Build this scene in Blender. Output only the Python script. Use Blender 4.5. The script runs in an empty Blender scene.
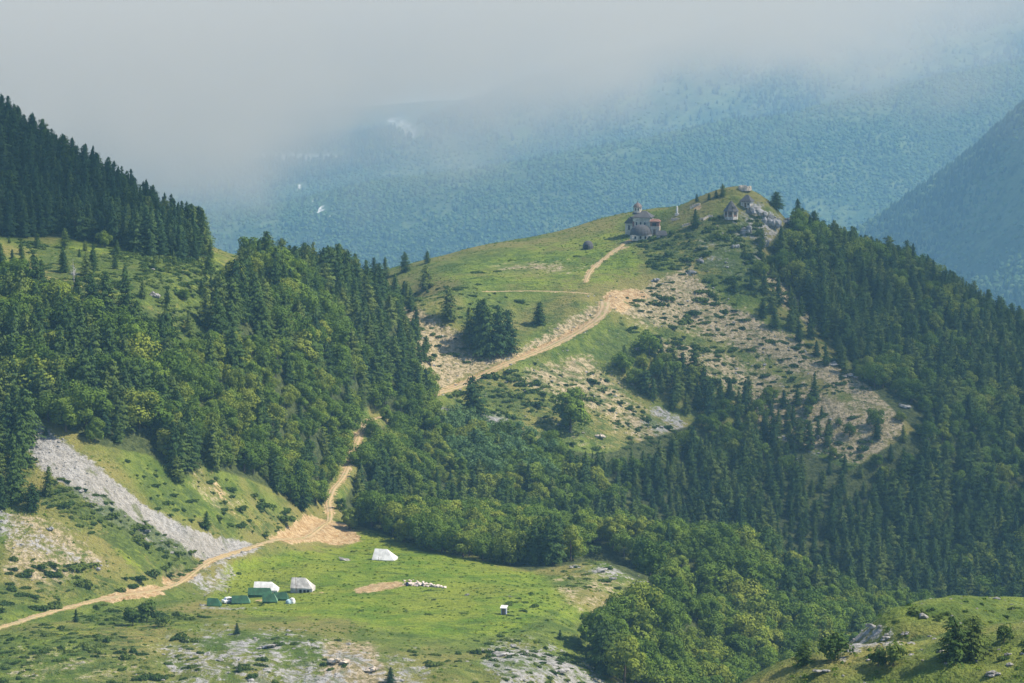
import bpy, math, random
import numpy as np
C = bpy.context.scene.collection
scene = bpy.context.scene
R = random.Random(7)
RN = np.random.RandomState(11)
PI = math.pi

# ------------------------------------------------------------------ camera
F = 2844.0; PITCH = math.atan((341.5 + 40) / F)
cam = bpy.data.cameras.new('camera'); camo = bpy.data.objects.new('camera', cam); C.objects.link(camo)
cam.sensor_width = 36; cam.lens = F / 1024 * 36; cam.clip_start = 1; cam.clip_end = 40000
camo.rotation_euler = (PI / 2 - PITCH, 0, 0); scene.camera = camo
CPI, SPI = math.cos(PITCH), math.sin(PITCH)
def ray(u, v):
    a = (np.asarray(u, float) - 512) / F; b = (341.5 - np.asarray(v, float)) / F
    return a + 0 * b, CPI + b * SPI + 0 * a, -SPI + b * CPI + 0 * a
def at(u, v, Y):
    X, Yr, Z = ray(u, v); s = np.asarray(Y, float) / Yr
    return X * s, np.asarray(Y, float), Z * s
def proj(x, y, z):
    d = y * CPI - z * SPI; up = y * SPI + z * CPI
    return 512 + F * x / d, 341.5 - F * up / d

# ------------------------------------------------------------------ world, sun
SUN_EL, SUN_AZ = math.radians(50), math.radians(92)     # azimuth clockwise from +Y
w = bpy.data.worlds.new('World'); scene.world = w; w.use_nodes = True
nt = w.node_tree; nt.nodes.clear()
sk = nt.nodes.new('ShaderNodeTexSky'); sk.sky_type = 'NISHITA'; sk.sun_disc = False
sk.sun_elevation = SUN_EL; sk.sun_rotation = SUN_AZ; sk.altitude = 1600; sk.dust_density = 1.5
bg = nt.nodes.new('ShaderNodeBackground'); bg.inputs[1].default_value = 0.12
wo = nt.nodes.new('ShaderNodeOutputWorld'); nt.links.new(sk.outputs[0], bg.inputs[0]); nt.links.new(bg.outputs[0], wo.inputs[0])
sl = bpy.data.lights.new('sun', 'SUN'); sl.energy = 4.2; sl.angle = math.radians(0.5); sl.color = (1, 0.91, 0.76)
so = bpy.data.objects.new('sun', sl); C.objects.link(so)
sd = (math.sin(SUN_AZ) * math.cos(SUN_EL), math.cos(SUN_AZ) * math.cos(SUN_EL), math.sin(SUN_EL))
from mathutils import Vector, Matrix
so.rotation_euler = Vector(sd).to_track_quat('Z', 'Y').to_euler()
vs = scene.view_settings; vs.view_transform = 'Standard'; vs.look = 'None'; vs.exposure = 1.0; vs.gamma = 1
cy = scene.cycles
cy.use_denoising = True; cy.max_bounces = 5; cy.diffuse_bounces = 2; cy.glossy_bounces = 1; cy.transmission_bounces = 2
cy.volume_bounces = 1; cy.transparent_max_bounces = 8; cy.use_adaptive_sampling = True; cy.adaptive_threshold = 0.015
cy.volume_step_rate = 1.0; cy.volume_max_steps = 256; cy.caustics_reflective = False; cy.caustics_refractive = False

# ------------------------------------------------------------------ materials
class NT:
    def __init__(s, mat):
        s.m = mat; mat.use_nodes = True; s.t = mat.node_tree; s.t.nodes.clear()
        s.out = s.t.nodes.new('ShaderNodeOutputMaterial')
    def n(s, typ, **kw):
        x = s.t.nodes.new(typ)
        for k, v in kw.items():
            if k[0] == 'i' and k[1:].isdigit():
                i = int(k[1:])
                if isinstance(v, bpy.types.NodeSocket): s.t.links.new(v, x.inputs[i])
                else: x.inputs[i].default_value = v
            else: setattr(x, k, v)
        return x
    def math(s, op, a, b=0.0, c=None):
        kw = dict(operation=op, i0=a, i1=b)
        x = s.n('ShaderNodeMath', **kw)
        if c is not None:
            if isinstance(c, bpy.types.NodeSocket): s.t.links.new(c, x.inputs[2])
            else: x.inputs[2].default_value = c
        return x.outputs[0]
    def ss(s, v, lo, hi):
        x = s.n('ShaderNodeMapRange', interpolation_type='SMOOTHSTEP', i0=v, i1=lo, i2=hi, i3=0.0, i4=1.0); return x.outputs[0]
    def lin(s, v, lo, hi, a, b):
        return s.n('ShaderNodeMapRange', i0=v, i1=lo, i2=hi, i3=a, i4=b).outputs[0]
    def mix(s, f, a, b, mode='MIX'):
        x = s.t.nodes.new('ShaderNodeMix'); x.data_type = 'RGBA'; x.blend_type = mode
        for sock, v in ((x.inputs[0], f), (x.inputs[6], a), (x.inputs[7], b)):
            if isinstance(v, bpy.types.NodeSocket): s.t.links.new(v, sock)
            else: sock.default_value = v if not isinstance(v, tuple) or len(v) == 4 else (*v, 1)
        return x.outputs[2]
    def noise(s, vec, scale, det=4, rough=0.55, dist=0.0):
        x = s.n('ShaderNodeTexNoise'); s.t.links.new(vec, x.inputs['Vector'])
        x.inputs['Scale'].default_value = scale; x.inputs['Detail'].default_value = det
        x.inputs['Roughness'].default_value = rough; x.inputs['Distortion'].default_value = dist
        return x.outputs[0]
    def pos(s): return s.n('ShaderNodeNewGeometry').outputs['Position']
    def obj(s): return s.n('ShaderNodeTexCoord').outputs['Object']
    def mapv(s, vec, scale, rot=(0, 0, 0)):
        x = s.n('ShaderNodeMapping'); s.t.links.new(vec, x.inputs[0]); x.inputs['Scale'].default_value = scale; x.inputs['Rotation'].default_value = rot
        return x.outputs[0]
    def attr(s, name):
        x = s.n('ShaderNodeAttribute'); x.attribute_name = name; return x
    def bsdf(s, col, rough=0.9, spec=0.15, bump=None, bd=0.3):
        b = s.t.nodes.new('ShaderNodeBsdfPrincipled')
        for k, v in (('Base Color', col), ('Roughness', rough), ('Specular IOR Level', spec)):
            if isinstance(v, bpy.types.NodeSocket): s.t.links.new(v, b.inputs[k])
            else: b.inputs[k].default_value = (*v, 1) if isinstance(v, tuple) and len(v) == 3 else v
        if bump is not None:
            bp = s.n('ShaderNodeBump'); s.t.links.new(bump, bp.inputs['Height']); bp.inputs['Distance'].default_value = bd; bp.inputs['Strength'].default_value = 1.0
            s.t.links.new(bp.outputs[0], b.inputs['Normal'])
        s.t.links.new(b.outputs[0], s.out.inputs[0]); return b

def simple(name, col, var=0.25, scale=3.0, rough=0.85, spec=0.2, stretch=(1, 1, 1), col2=None, bump=0.03):
    m = bpy.data.materials.new(name); t = NT(m)
    v = t.mapv(t.obj(), stretch)
    n1 = t.noise(v, scale, 5, 0.6); n2 = t.noise(v, scale * 0.25, 2)
    c2 = col2 or tuple(x * (1 - var) for x in col)
    f = t.ss(t.math('ADD', t.math('MULTIPLY', n1, 0.6), t.math('MULTIPLY', n2, 0.4)), 0.38, 0.62)
    t.bsdf(t.mix(f, c2, tuple(min(1, x * (1 + var * 0.4)) for x in col)), rough, spec, n1, bump)
    return m

def foliage(name, dark, mid, light, transl=0.25):
    m = bpy.data.materials.new(name); t = NT(m)
    oi = t.n('ShaderNodeObjectInfo')
    r = t.n('ShaderNodeValToRGB', i0=oi.outputs['Random'])
    e = r.color_ramp.elements
    e[0].position = 0.0; e[0].color = (*dark, 1); e[1].position = 1.0; e[1].color = (*light, 1)
    x = e.new(0.55); x.color = (*mid, 1)
    a = t.attr('tint').outputs['Fac']                    # each spray of leaves has its own tint
    c = t.mix(t.lin(a, 0, 1, 0.0, 1.0), t.mix(1.0, r.outputs[0], (0.74, 0.76, 0.74), 'MULTIPLY'), t.mix(1.0, r.outputs[0], (1.3, 1.26, 1.1), 'MULTIPLY'))
    d = t.n('ShaderNodeBsdfDiffuse'); t.t.links.new(c, d.inputs[0])
    tr = t.n('ShaderNodeBsdfTranslucent'); t.t.links.new(t.mix(1.0, c, (1.1, 1.2, 0.7), 'MULTIPLY'), tr.inputs[0])
    mx = t.n('ShaderNodeMixShader', i0=transl); t.t.links.new(d.outputs[0], mx.inputs[1]); t.t.links.new(tr.outputs[0], mx.inputs[2])
    t.t.links.new(mx.outputs[0], t.out.inputs[0]); return m

M = {}
M['pine'] = foliage('pine_needles', (0.028, 0.054, 0.020), (0.054, 0.090, 0.025), (0.098, 0.128, 0.034), 0.14)
M['pine_upper'] = foliage('spruce_needles', (0.022, 0.046, 0.024), (0.034, 0.064, 0.027), (0.055, 0.088, 0.030), 0.1)
M['pine_brown'] = foliage('dead_needles', (0.16, 0.07, 0.05), (0.18, 0.08, 0.06), (0.2, 0.09, 0.06), 0.1)
M['beech'] = foliage('beech_leaves', (0.064, 0.110, 0.021), (0.108, 0.165, 0.028), (0.180, 0.210, 0.038), 0.26)
M['willow'] = foliage('pale_leaves', (0.085, 0.145, 0.06), (0.10, 0.17, 0.068), (0.12, 0.185, 0.075), 0.3)
M['shrub'] = foliage('juniper_leaves', (0.036, 0.066, 0.022), (0.060, 0.098, 0.026), (0.105, 0.140, 0.036), 0.2)
M['grass'] = foliage('grass_blades', (0.055, 0.10, 0.014), (0.09, 0.145, 0.018), (0.17, 0.185, 0.035), 0.2)
M['farleaf'] = foliage('far_leaves', (0.055, 0.095, 0.032), (0.07, 0.118, 0.038), (0.105, 0.15, 0.05), 0.2)
M['fardark'] = foliage('far_needles_and_shade', (0.014, 0.030, 0.017), (0.02, 0.042, 0.02), (0.045, 0.075, 0.028), 0.1)
M['bark'] = simple('bark', (0.11, 0.085, 0.065), 0.4, 4, stretch=(1, 1, 0.2))
M['deadwood'] = simple('dead_wood', (0.42, 0.40, 0.38), 0.3, 4, stretch=(1, 1, 0.2))
M['rock'] = simple('limestone', (0.29, 0.275, 0.26), 0.45, 1.4, col2=(0.13, 0.125, 0.105), bump=0.4)
M['rock_tan'] = simple('tan_stone', (0.50, 0.42, 0.33), 0.35, 2.0, bump=0.1)

# ------------------------------------------------------------------ noise + thin plate terrain
_T = RN.rand(256, 256)
def vnoise(x, y, s=0):
    x = x + s * 17.31; y = y + s * 7.77
    xi = np.floor(x).astype(int); yi = np.floor(y).astype(int); fx = x - xi; fy = y - yi
    fx = fx * fx * (3 - 2 * fx); fy = fy * fy * (3 - 2 * fy)
    a = _T[xi & 255, yi & 255]; b = _T[(xi + 1) & 255, yi & 255]; c = _T[xi & 255, (yi + 1) & 255]; d = _T[(xi + 1) & 255, (yi + 1) & 255]
    return (a * (1 - fx) + b * fx) * (1 - fy) + (c * (1 - fx) + d * fx) * fy - 0.5
def fbm(x, y, wl, oct=4, s=0):
    o = 0; a = 1.0; t = 0
    for i in range(oct):
        o = o + a * vnoise(x / wl, y / wl, s + i * 3); t += a; a *= 0.5; wl *= 0.5
    return o / t * 2
def tps(txt, S, lam):
    cp = np.array([[float(t) for t in q.split(',')] for q in txt.split()])
    x, y, z = at(cp[:, 0], cp[:, 1], cp[:, 2]); x = x / S; y = y / S; n = len(x)
    U = lambda r2: 0.5 * r2 * np.log(np.maximum(r2, 1e-12))
    A = np.zeros((n + 3, n + 3)); A[:n, :n] = U((x[:, None] - x) ** 2 + (y[:, None] - y) ** 2) + lam * np.eye(n)
    P = np.stack([np.ones(n), x, y], 1); A[:n, n:] = P; A[n:, :n] = P.T
    wt = np.linalg.solve(A, np.concatenate([z, np.zeros(3)]))
    def f(X, Y):
        X = X / S; Y = Y / S; o = wt[n] + wt[n + 1] * X + wt[n + 2] * Y
        for i in range(n): o = o + wt[i] * U((X - x[i]) ** 2 + (Y - y[i]) ** 2)
        return o
    return f
class Grid:
    def __init__(s, x0, x1, y0, y1, st, fn):
        s.st = st; s.gx = np.arange(x0, x1 + .01, st); s.gy = np.arange(y0, y1 + .01, st)
        s.X, s.Y = np.meshgrid(s.gx, s.gy); s.Z = fn(s.X, s.Y)
    def h(s, X, Y):
        X = np.asarray(X, float); Y = np.asarray(Y, float)
        i = np.clip((X - s.gx[0]) / s.st, 0, len(s.gx) - 1.001); j = np.clip((Y - s.gy[0]) / s.st, 0, len(s.gy) - 1.001)
        a = i.astype(int); b = j.astype(int); u = i - a; v = j - b
        return (s.Z[b, a] * (1 - u) + s.Z[b, a + 1] * u) * (1 - v) + (s.Z[b + 1, a] * (1 - u) + s.Z[b + 1, a + 1] * u) * v
    def mesh(s, name):
        ny, nx = s.Z.shape
        me = bpy.data.meshes.new(name)
        v = np.stack([s.X, s.Y, s.Z], -1).reshape(-1, 3).astype(np.float32)
        k = (np.arange(ny - 1)[:, None] * nx + np.arange(nx - 1)).reshape(-1)
        fc = np.stack([k, k + 1, k + nx + 1, k + nx], 1).astype(np.int32)
        me.vertices.add(len(v)); me.vertices.foreach_set('co', v.ravel())
        me.loops.add(fc.size); me.loops.foreach_set('vertex_index', fc.ravel())
        me.polygons.add(len(fc)); me.polygons.foreach_set('loop_start', np.arange(0, fc.size, 4, dtype=np.int32))
        me.polygons.foreach_set('use_smooth', np.ones(len(fc), bool)); me.update()
        o = bpy.data.objects.new(name, me); C.objects.link(o); return o
def hit(g, u, v, y0=300, y1=1290, st=1.0):
    """first point where the line of sight meets the ground"""
    X, Y, Z = [float(q) for q in ray(u, v)]
    d = np.arange(y0, y1, st); h = g.h(X / Y * d, d); k = np.nonzero(Z / Y * d < h)[0]
    dd = d[k[0]] if len(k) else y1
    return X / Y * dd, dd, float(g.h(X / Y * dd, dd))
def pdist(px, py, poly):
    """signed distance to a closed polygon, positive inside"""
    p = np.array(poly, float); q = np.roll(p, -1, 0); d = np.full(px.shape, 1e9); ins = np.zeros(px.shape, bool)
    for (ax, ay), (bx, by) in zip(p, q):
        ex, ey = bx - ax, by - ay; t = np.clip(((px - ax) * ex + (py - ay) * ey) / (ex * ex + ey * ey + 1e-9), 0, 1)
        d = np.minimum(d, np.hypot(px - ax - t * ex, py - ay - t * ey))
        if ay != by: ins ^= ((ay > py) != (by > py)) & (px < (bx - ax) * (py - ay) / (by - ay) + ax)
    return np.where(ins, d, -d)
def P(s): return [tuple(float(t) for t in q.split(',')) for q in s.split()]
NEAR = """

1024,605,430 960,602,425 900,614,420 855,636,412 1100,600,430
1024,640,390 960,655,385 900,666,382 850,669,380 800,669,378 740,685,374 1100,640,390
990,626,408 920,640,403 985,688,398 930,698,396 1060,672,399 880,702,391 960,645,402
960,720,500 880,740,490 1040,720,500 1100,700,520
780,770,440 700,800,450 700,840,400 600,840,450 800,740,350 950,740,340 950,800,300
300,800,520 100,800,520 450,820,520 580,800,530 300,1000,400 0,1000,400 500,1200,300 -150,800,520
620,740,600 680,760,600
0,683,585 150,683,587 300,683,590 450,683,590 560,683,600 620,690,612 -100,683,585
0,640,612 100,642,610 200,642,612 300,645,610 400,652,608 480,662,606 560,668,612
250,622,635 350,632,628 430,640,624 500,638,630 560,650,628 600,668,625
150,612,650 80,622,632
230,605,665 300,602,668 400,604,664 500,612,655 560,620,650 590,640,638
385,560,722 300,570,708 420,584,690 500,582,698 560,586,700 470,556,735 400,532,765 360,517,782 520,563,730
600,566,735 640,574,730 570,562,738 660,582,722 620,602,685 590,612,672
600,590,775 540,578,770 660,610,760 500,556,770
640,690,650 700,668,700 660,640,690 640,640,680
700,625,740 750,605,770 700,580,778 720,557,805 660,550,800 620,545,795 560,556,785 780,575,810 830,592,815 930,628,825 800,660,740 850,680,730 800,720,670 1000,660,830
900,660,780
700,606,860 620,580,850 830,630,870 950,660,880 560,570,840
700,545,900 600,525,885 780,545,910 860,560,915 950,600,915 1024,620,915
700,480,935 600,480,915 850,510,940 950,540,945 1024,570,945 1120,600,940
700,420,975 800,440,972 900,450,966 1024,480,986 1120,500,990
600,420,950 600,375,978 650,340,1003 700,380,990 760,380,1003
720,300,1037 780,340,1018 850,380,1003 915,415,985
850,335,1045 920,385,1022 800,290,1063
900,300,1095 960,350,1075 1024,400,1055
800,240,1122 850,258,1128 900,272,1130 960,298,1125 1024,335,1115 1120,370,1110
900,310,1200 1024,370,1190 800,280,1200 1120,400,1190
745,188,1096 720,205,1086 770,203,1097 788,222,1100 700,228,1075 740,230,1075 745,260,1055 690,260,1055 670,290,1036
620,290,1027 560,290,1024 480,292,1016 425,302,1000
600,255,1068 560,262,1064 500,267,1060 445,276,1050
400,273,1080 440,258,1096 500,244,1112 560,233,1122 620,216,1132 660,211,1122 700,198,1110
500,275,1200 620,250,1220 740,230,1200 420,290,1190 560,270,1220
637,233,1097
600,306,1010 560,336,990 500,366,965 450,391,945 430,399,935
420,335,982 420,370,955 520,325,1000 455,302,1000 500,342,983
380,418,898 350,452,856 340,480,830 325,502,806 330,526,783
400,455,890 450,455,905 400,500,838 450,520,830 500,535,825 425,480,868 520,480,892 470,425,930
0,135,900 60,168,897 120,200,895 200,245,890 240,262,888 -100,90,905
0,225,850 60,242,842 160,252,845 100,265,815 230,262,860 200,270,835
100,290,787 100,340,763 100,400,736 100,450,716 100,500,698 100,550,680
0,300,775 0,400,730 0,450,708 0,500,690 0,560,666 0,605,646 -120,300,770 -120,400,728 -120,500,688 -120,600,645
180,578,690 80,607,656 0,627,630 240,560,712
200,300,808 200,350,786 200,420,757 200,480,733 200,540,708
300,275,888 300,330,858 300,400,828 300,460,797 300,510,770 300,538,748 270,530,735
380,292,955 380,340,928 380,380,908 250,400,790 250,330,822 250,460,765
0,180,970 120,240,960 240,300,950 300,320,965 375,330,1035 -100,140,970
"""
g = Grid(-420, 420, 150, 1400, 1.5, tps(NEAR, 100.0, 0.002))
# ------------------------------------------------------------------ tracks, laid on the ground and cut into it
TRACKS = [  # image polyline of the middle of each track, half width (m), how deep it is benched
    ('dirt_road', '430,397 455,388 480,377 510,364 540,351 568,338 592,325 610,312 611,304 598,297', 1.9, 1.0),
    ('dirt_track', '-40,640 0,628 25,621 50,613 75,605 100,599 130,597 160,593 178,585 190,575 205,564 225,555 255,547 290,540 318,531 332,522 329,508 327,495 336,486 345,478 350,465 352,452 358,438 366,424 378,415 386,412', 0.95, 1.0),
    ('hill_path', '585,286 587,276 592,268 603,260 615,251 626,243 632,238', .8, 0.0),
    ('field_track', '478,292 510,291 545,291 575,293 598,297', .6, 0.0),
]
def track_xyz(poly):
    pts = [hit(g, u, v) for u, v in P(poly)]
    pts = np.array(pts); d = np.concatenate([[0], np.cumsum(np.hypot(*(pts[1:, :2] - pts[:-1, :2]).T))])
    s = np.arange(0, d[-1], 1.5)
    q = np.stack([np.interp(s, d, pts[:, i]) for i in range(3)], 1)
    k = 7; pad = np.pad(q, ((k, k), (0, 0)), 'edge')
    sm = np.stack([pad[i:i + len(q)] for i in range(2 * k + 1)]).mean(0); return sm
LINES = []
for nm, poly, hw, cut in TRACKS:
    q = track_xyz(poly); q[:, 2] = g.h(q[:, 0], q[:, 1])
    k = 5; pad = np.pad(q[:, 2], (k, k), 'edge'); q[:, 2] = np.stack([pad[i:i + len(q)] for i in range(2 * k + 1)]).mean(0)
    LINES.append((nm, q, hw, cut))
def track_field(X, Y, q):
    """distance to a track and the track's height there"""
    m = (X > q[:, 0].min() - 14) & (X < q[:, 0].max() + 14) & (Y > q[:, 1].min() - 14) & (Y < q[:, 1].max() + 14)
    D = np.full(X.shape, 99.0); H = np.zeros(X.shape); x = X[m]; y = Y[m]; d = np.full(x.shape, 99.0); h = np.zeros(x.shape)
    for a in q:
        e = np.hypot(x - a[0], y - a[1]); c = e < d; d[c] = e[c]; h[c] = a[2]
    D[m] = d; H[m] = h; return D, H
# natural unevenness of the ground, then benches for the tracks
U0, V0 = proj(g.X, g.Y, g.Z)
ROUGH = [  # rockier ground
    (1.0, 8, '715,205 745,190 770,200 800,232 830,240 800,262 770,250 735,285 700,275 690,235'),
    (0.7, 12, '640,290 700,262 790,340 915,405 900,440 800,420 700,350'),
    (0.7, 6, '575,570 600,556 645,575 660,590 620,590'),
    (0.9, 10, '830,640 850,622 920,612 920,650 850,680'),
    (0.8, 14, '830,650 880,605 960,590 1040,595 1040,690 780,690'), (0.8, 14, '400,300 520,350 600,310 640,300 700,330 690,450 500,440 430,400'),
    (0.6, 12, '150,630 300,632 430,660 600,660 625,690 150,690'),
]
rg = np.zeros(g.Z.shape)
for s_, fe, poly in ROUGH: rg = np.maximum(rg, s_ * np.clip(pdist(U0, V0, P(poly)) / fe + .5, 0, 1))
n1 = fbm(g.X, g.Y, 26, 4, 1); n2 = fbm(g.X, g.Y, 7, 3, 5)
DZ = 0.9 * n1 + 0.35 * n2 + rg * (1.5 * np.abs(fbm(g.X, g.Y, 11, 3, 9)) + 0.9 * fbm(g.X, g.Y, 4.5, 2, 12))
tr_d = np.full(g.Z.shape, 99.0)
flatd = []
for nm, q, hw, cut in LINES:
    D, H = track_field(g.X, g.Y, q); flatd.append((D, H, hw, cut)); tr_d = np.minimum(tr_d, D - hw)
g.Z = g.Z + DZ
for D, H, hw, cut in flatd:
    wgt = np.clip(1 - (D - hw - 0.8) / (4.0 if cut else 1.5), 0, 1); wgt = wgt * wgt * (3 - 2 * wgt)
    g.Z = g.Z * (1 - wgt) + H * wgt
# level pads for the camp
for u, v, r in ((262, 600, 14), (303, 590, 6), (385, 558, 5), (504, 613, 2.5)):
    x, y, z = hit(g, u, v); wgt = np.clip(1 - (np.hypot(g.X - x, g.Y - y) - r) / 6, 0, 1); wgt = wgt * wgt * (3 - 2 * wgt)
    pass
# ------------------------------------------------------------------ what grows or lies where
ZONES = [  # layer, strength, feather, outline
    ('scree', 1.0, 9, '12,402 30,408 45,425 100,468 150,508 200,532 250,543 262,548 240,557 205,562 185,556 150,536 110,515 70,492 40,468 18,440'), ('scree', 0.8, 10, '60,470 110,500 160,530 205,545 200,560 165,553 120,530 80,500'),
    ('scree', 0.5, 16, '-30,490 0,502 30,522 70,545 110,566 95,572 50,560 0,545 -30,530'),
    ('scree', 0.55, 14, '192,560 230,552 236,575 225,596 195,596 184,580'),
    ('scree', 0.47, 26, '215,622 300,628 350,640 410,655 440,672 430,700 190,700 150,664 160,636'),
    ('scree', 0.62, 24, '488,642 530,640 580,658 630,690 500,700 478,665'),
    ('scree', 0.8, 10, '430,402 470,414 500,410 520,430 505,445 470,430 440,432'),
    ('scree', 0.6, 10, '655,400 690,425 700,455 670,450 640,425'),
    ('scree', 0.55, 12, '760,400 800,440 850,470 830,478 780,450'),
    ('scree', 0.6, 10, '730,215 760,200 785,220 800,240 770,245 745,240'), ('scree', 0.45, 14, '690,235 730,222 770,245 775,275 740,285 700,265'),
    ('scree', 0.5, 10, '575,572 600,560 640,572 655,588 610,580'),
    ('scree', 0.55, 8, '835,630 880,620 915,640 860,650 840,665'),
    ('scree', 0.3, 14, '205,640 225,640 230,660 190,690 90,690 150,655'),
    ('scree', 0.25, 20, '0,640 120,640 150,690 0,690'),
    ('dry', 0.95, 18, '396,300 425,310 450,330 520,352 560,322 600,302 612,308 560,342 480,374 430,392 412,372 405,335'),
    ('dry', 0.9, 22, '635,290 690,262 722,300 790,335 850,372 918,408 870,408 800,375 740,352 690,332 640,325 612,312'),
    ('dry', 0.5, 30, '440,400 500,410 600,440 700,440 690,460 600,455 520,440'), ('dry', 0.72, 25, '500,385 560,400 640,445 690,455 640,400 590,350 530,365'),
    ('dry', 0.8, 12, '758,262 798,292 828,322 812,332 770,295'),
    ('dry', 0.75, 22, '720,380 800,385 915,410 900,440 860,470 800,450 740,410'),
    ('dry', 0.7, 12, '785,225 815,232 826,245 800,250'),
    ('dry', 0.6, 20, '0,500 60,520 110,560 60,590 0,590'),
    ('dry', 0.45, 22, '195,450 225,480 260,520 215,520 180,480'),
    ('dry', 0.45, 26, '590,628 660,580 640,560 600,556 540,575 560,610'),
    ('dry', 0.55, 16, '480,262 560,258 600,268 560,276 500,276'),
    ('dry', 0.85, 16, '322,640 372,642 402,690 318,690'), ('dry', 0.7, 14, '590,664 620,690 596,690 580,672'), ('dry', 0.7, 25, '650,330 720,345 800,385 760,400 690,380 650,360'), ('dry', 0.42, 25, '0,640 250,640 620,690 0,690'),
    ('dirt', 1.0, 6, '270,540 285,527 305,515 325,519 350,525 362,541 340,546 315,541 290,545'),
    ('dirt', 1.0, 4, '94,599 125,589 158,585 166,595 130,599 108,603'),
    ('dirt', 0.9, 5, '160,578 178,562 186,566 176,585 165,592'),
    ('dirt', 1.0, 6, '600,297 612,290 642,289 650,297 632,305 622,313 606,306'),
    ('dirt', 0.75, 5, '430,394 480,371 540,345 590,318 594,322 545,350 482,377 434,398'),
    ('dirt', 0.95, 4, '352,588 375,584 402,581 404,586 375,592 356,594'),
    ('dirt', 0.6, 6, '205,455 218,478 232,505 240,520 228,512 210,484'),
    ('dirt', 0.5, 10, '605,248 640,232 645,240 618,256'),
    ('dirt', 0.8, 3, '694,206 702,203 703,209 695,211'),
    ('dirt', 0.55, 4, '252,598 264,598 266,602 252,603'), ('dirt', 0.5, 3, '281,588 291,585 292,588 283,591'), ('dirt', 0.5, 3, '308,592 322,591 322,594 310,595'), ('scree', 0.55, 4, '200,606 262,607 262,610 200,610'),
    ('dirt', 0.55, 6, '545,400 600,440 610,455 585,440'),
    ('lush', 1.0, 22, '225,562 345,545 380,520 470,556 540,572 570,600 520,632 430,640 350,622 250,614 205,606'),
    ('lush', 0.6, 22, '420,285 440,268 500,248 560,236 620,222 640,240 650,280 600,292 480,292'),
    ('lush', 0.6, 15, '115,500 170,540 205,565 180,580 130,575 100,540'),
    ('lush', 0.6, 22, '560,595 600,600 590,630 540,625'),
    ('lush', 0.3, 40, '760,690 840,640 965,596 1040,600 1040,690'), ('lush', 0.4, 30, '0,600 100,610 220,600 200,690 0,690'), ('lush', 0.4, 20, '100,455 200,480 300,520 260,540 180,520'), ('lush', 0.6, 25, '60,240 230,250 215,320 100,310'), ('lush', 0.5, 25, '640,250 700,235 730,290 690,260'),
]
FOREST = '-60,255 0,270 50,302 90,335 140,345 200,345 222,300 245,262 300,275 380,292 405,330 415,380 432,440 520,440 600,455 690,425 760,430 850,470 915,430 870,388 800,300 765,250 790,215 1100,330 1100,640 930,628 830,660 830,700 650,700 590,660 600,625 640,610 655,590 600,560 530,572 470,556 400,540 345,522 325,512 250,480 205,465 180,480 150,455 100,446 15,402 -60,440'
FOREST_TOP = '-60,100 0,130 60,165 120,198 200,243 212,262 160,258 110,245 60,238 0,236 -60,236'
SCRUB = [  # outline, spacing, share filled, size, name of the place
    ('30,500 60,478 110,500 160,530 205,562 180,582 150,575 110,545 60,515', 2.3, .98, (.6, 1.2), 'on the green strip between the two scree runs'),
    ('-40,540 0,548 60,560 120,575 160,582 100,598 40,612 -40,625', 3.6, .55, (.8, 1.5), 'on the slope above the lower track'),
    ('-40,650 0,636 60,622 100,606 150,604 210,606 205,622 160,636 150,660 180,684 -40,700', 3.0, .62, (.45, 1.1), 'on the scrubby bank below the lower track'),
    ('160,636 300,632 430,655 480,690 180,690', 3.6, .42, (.5, 1.2), 'on the stony bank below the meadow'),
    ('440,650 500,636 560,650 620,690 470,690', 3.6, .45, (.5, 1.1), 'on the pale stony bank at the meadow rim'),
    ('120,455 185,485 215,470 260,500 300,515 270,540 215,535 150,508', 3.0, .6, (.6, 1.2), 'on the grass between scree and forest'),
    ('20,240 100,250 230,262 222,300 200,340 140,340 60,300', 2.8, .85, (.7, 1.6), 'on the brushy shelf beneath the upper left forest'),
    ('395,290 440,285 600,300 560,325 500,350 430,395 410,350', 4.6, .45, (.6, 1.3), 'on the bare slope above the dirt road'),
    ('440,400 500,372 570,345 620,318 650,340 640,400 690,440 600,455 520,435', 3.0, .75, (.6, 1.5), 'on the stony slope below the dirt road'),
    ('620,300 690,270 730,300 790,345 860,385 910,412 850,470 760,400 700,400 650,345', 3.6, .6, (.6, 1.6), 'on the face of the stony spur'),
    ('640,240 690,220 760,215 770,290 720,300 690,270 650,270', 3.0, .8, (.6, 1.7), 'on the green slope under the summit'),
    ('560,572 600,558 660,580 620,605 580,600', 4.0, .45, (.6, 1.2), 'on the rocky rise beside the beech wood'),
    ('500,600 600,602 590,640 560,650 500,632', 6.0, .3, (.5, .9), 'at the right-hand rim of the meadow'),
    ('832,640 880,618 965,602 1030,606 1030,660 900,668', 2.2, .5, (.35, .8), 'on the grassy knoll in front'),
    ('230,560 350,548 480,562 560,590 500,620 350,615 250,608', 10, .24, (.35, .65), 'scattered over the green meadow'),
    ('470,255 640,220 640,280 470,288', 9, .12, (.5, .9), 'on the grassy hill below the church'),
    ('770,255 835,335 910,410 870,420 800,360 760,320', 4.5, .5, (.7, 1.5), 'along the open strip beside the ravine'),
]
lay = {k: np.zeros(g.Z.shape) for k in ('scree', 'dry', 'dirt', 'lush', 'wood', 'brush')}
U0, V0 = proj(g.X, g.Y, g.Z)
inb = (U0 > -90) & (U0 < 1110) & (V0 > 90) & (V0 < 760)
for k, s_, fe, poly in ZONES + [('brush', q[2], 16, q[0]) for q in SCRUB] + [('wood', 1, 8, FOREST), ('wood', 1, 8, FOREST_TOP)]:
    p = np.array(P(poly)); b = inb & (U0 > p[:, 0].min() - fe) & (U0 < p[:, 0].max() + fe) & (V0 > p[:, 1].min() - fe) & (V0 < p[:, 1].max() + fe)
    lay[k][b] = np.maximum(lay[k][b], s_ * np.clip(pdist(U0[b], V0[b], p) / fe + 0.5, 0, 1))
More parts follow.
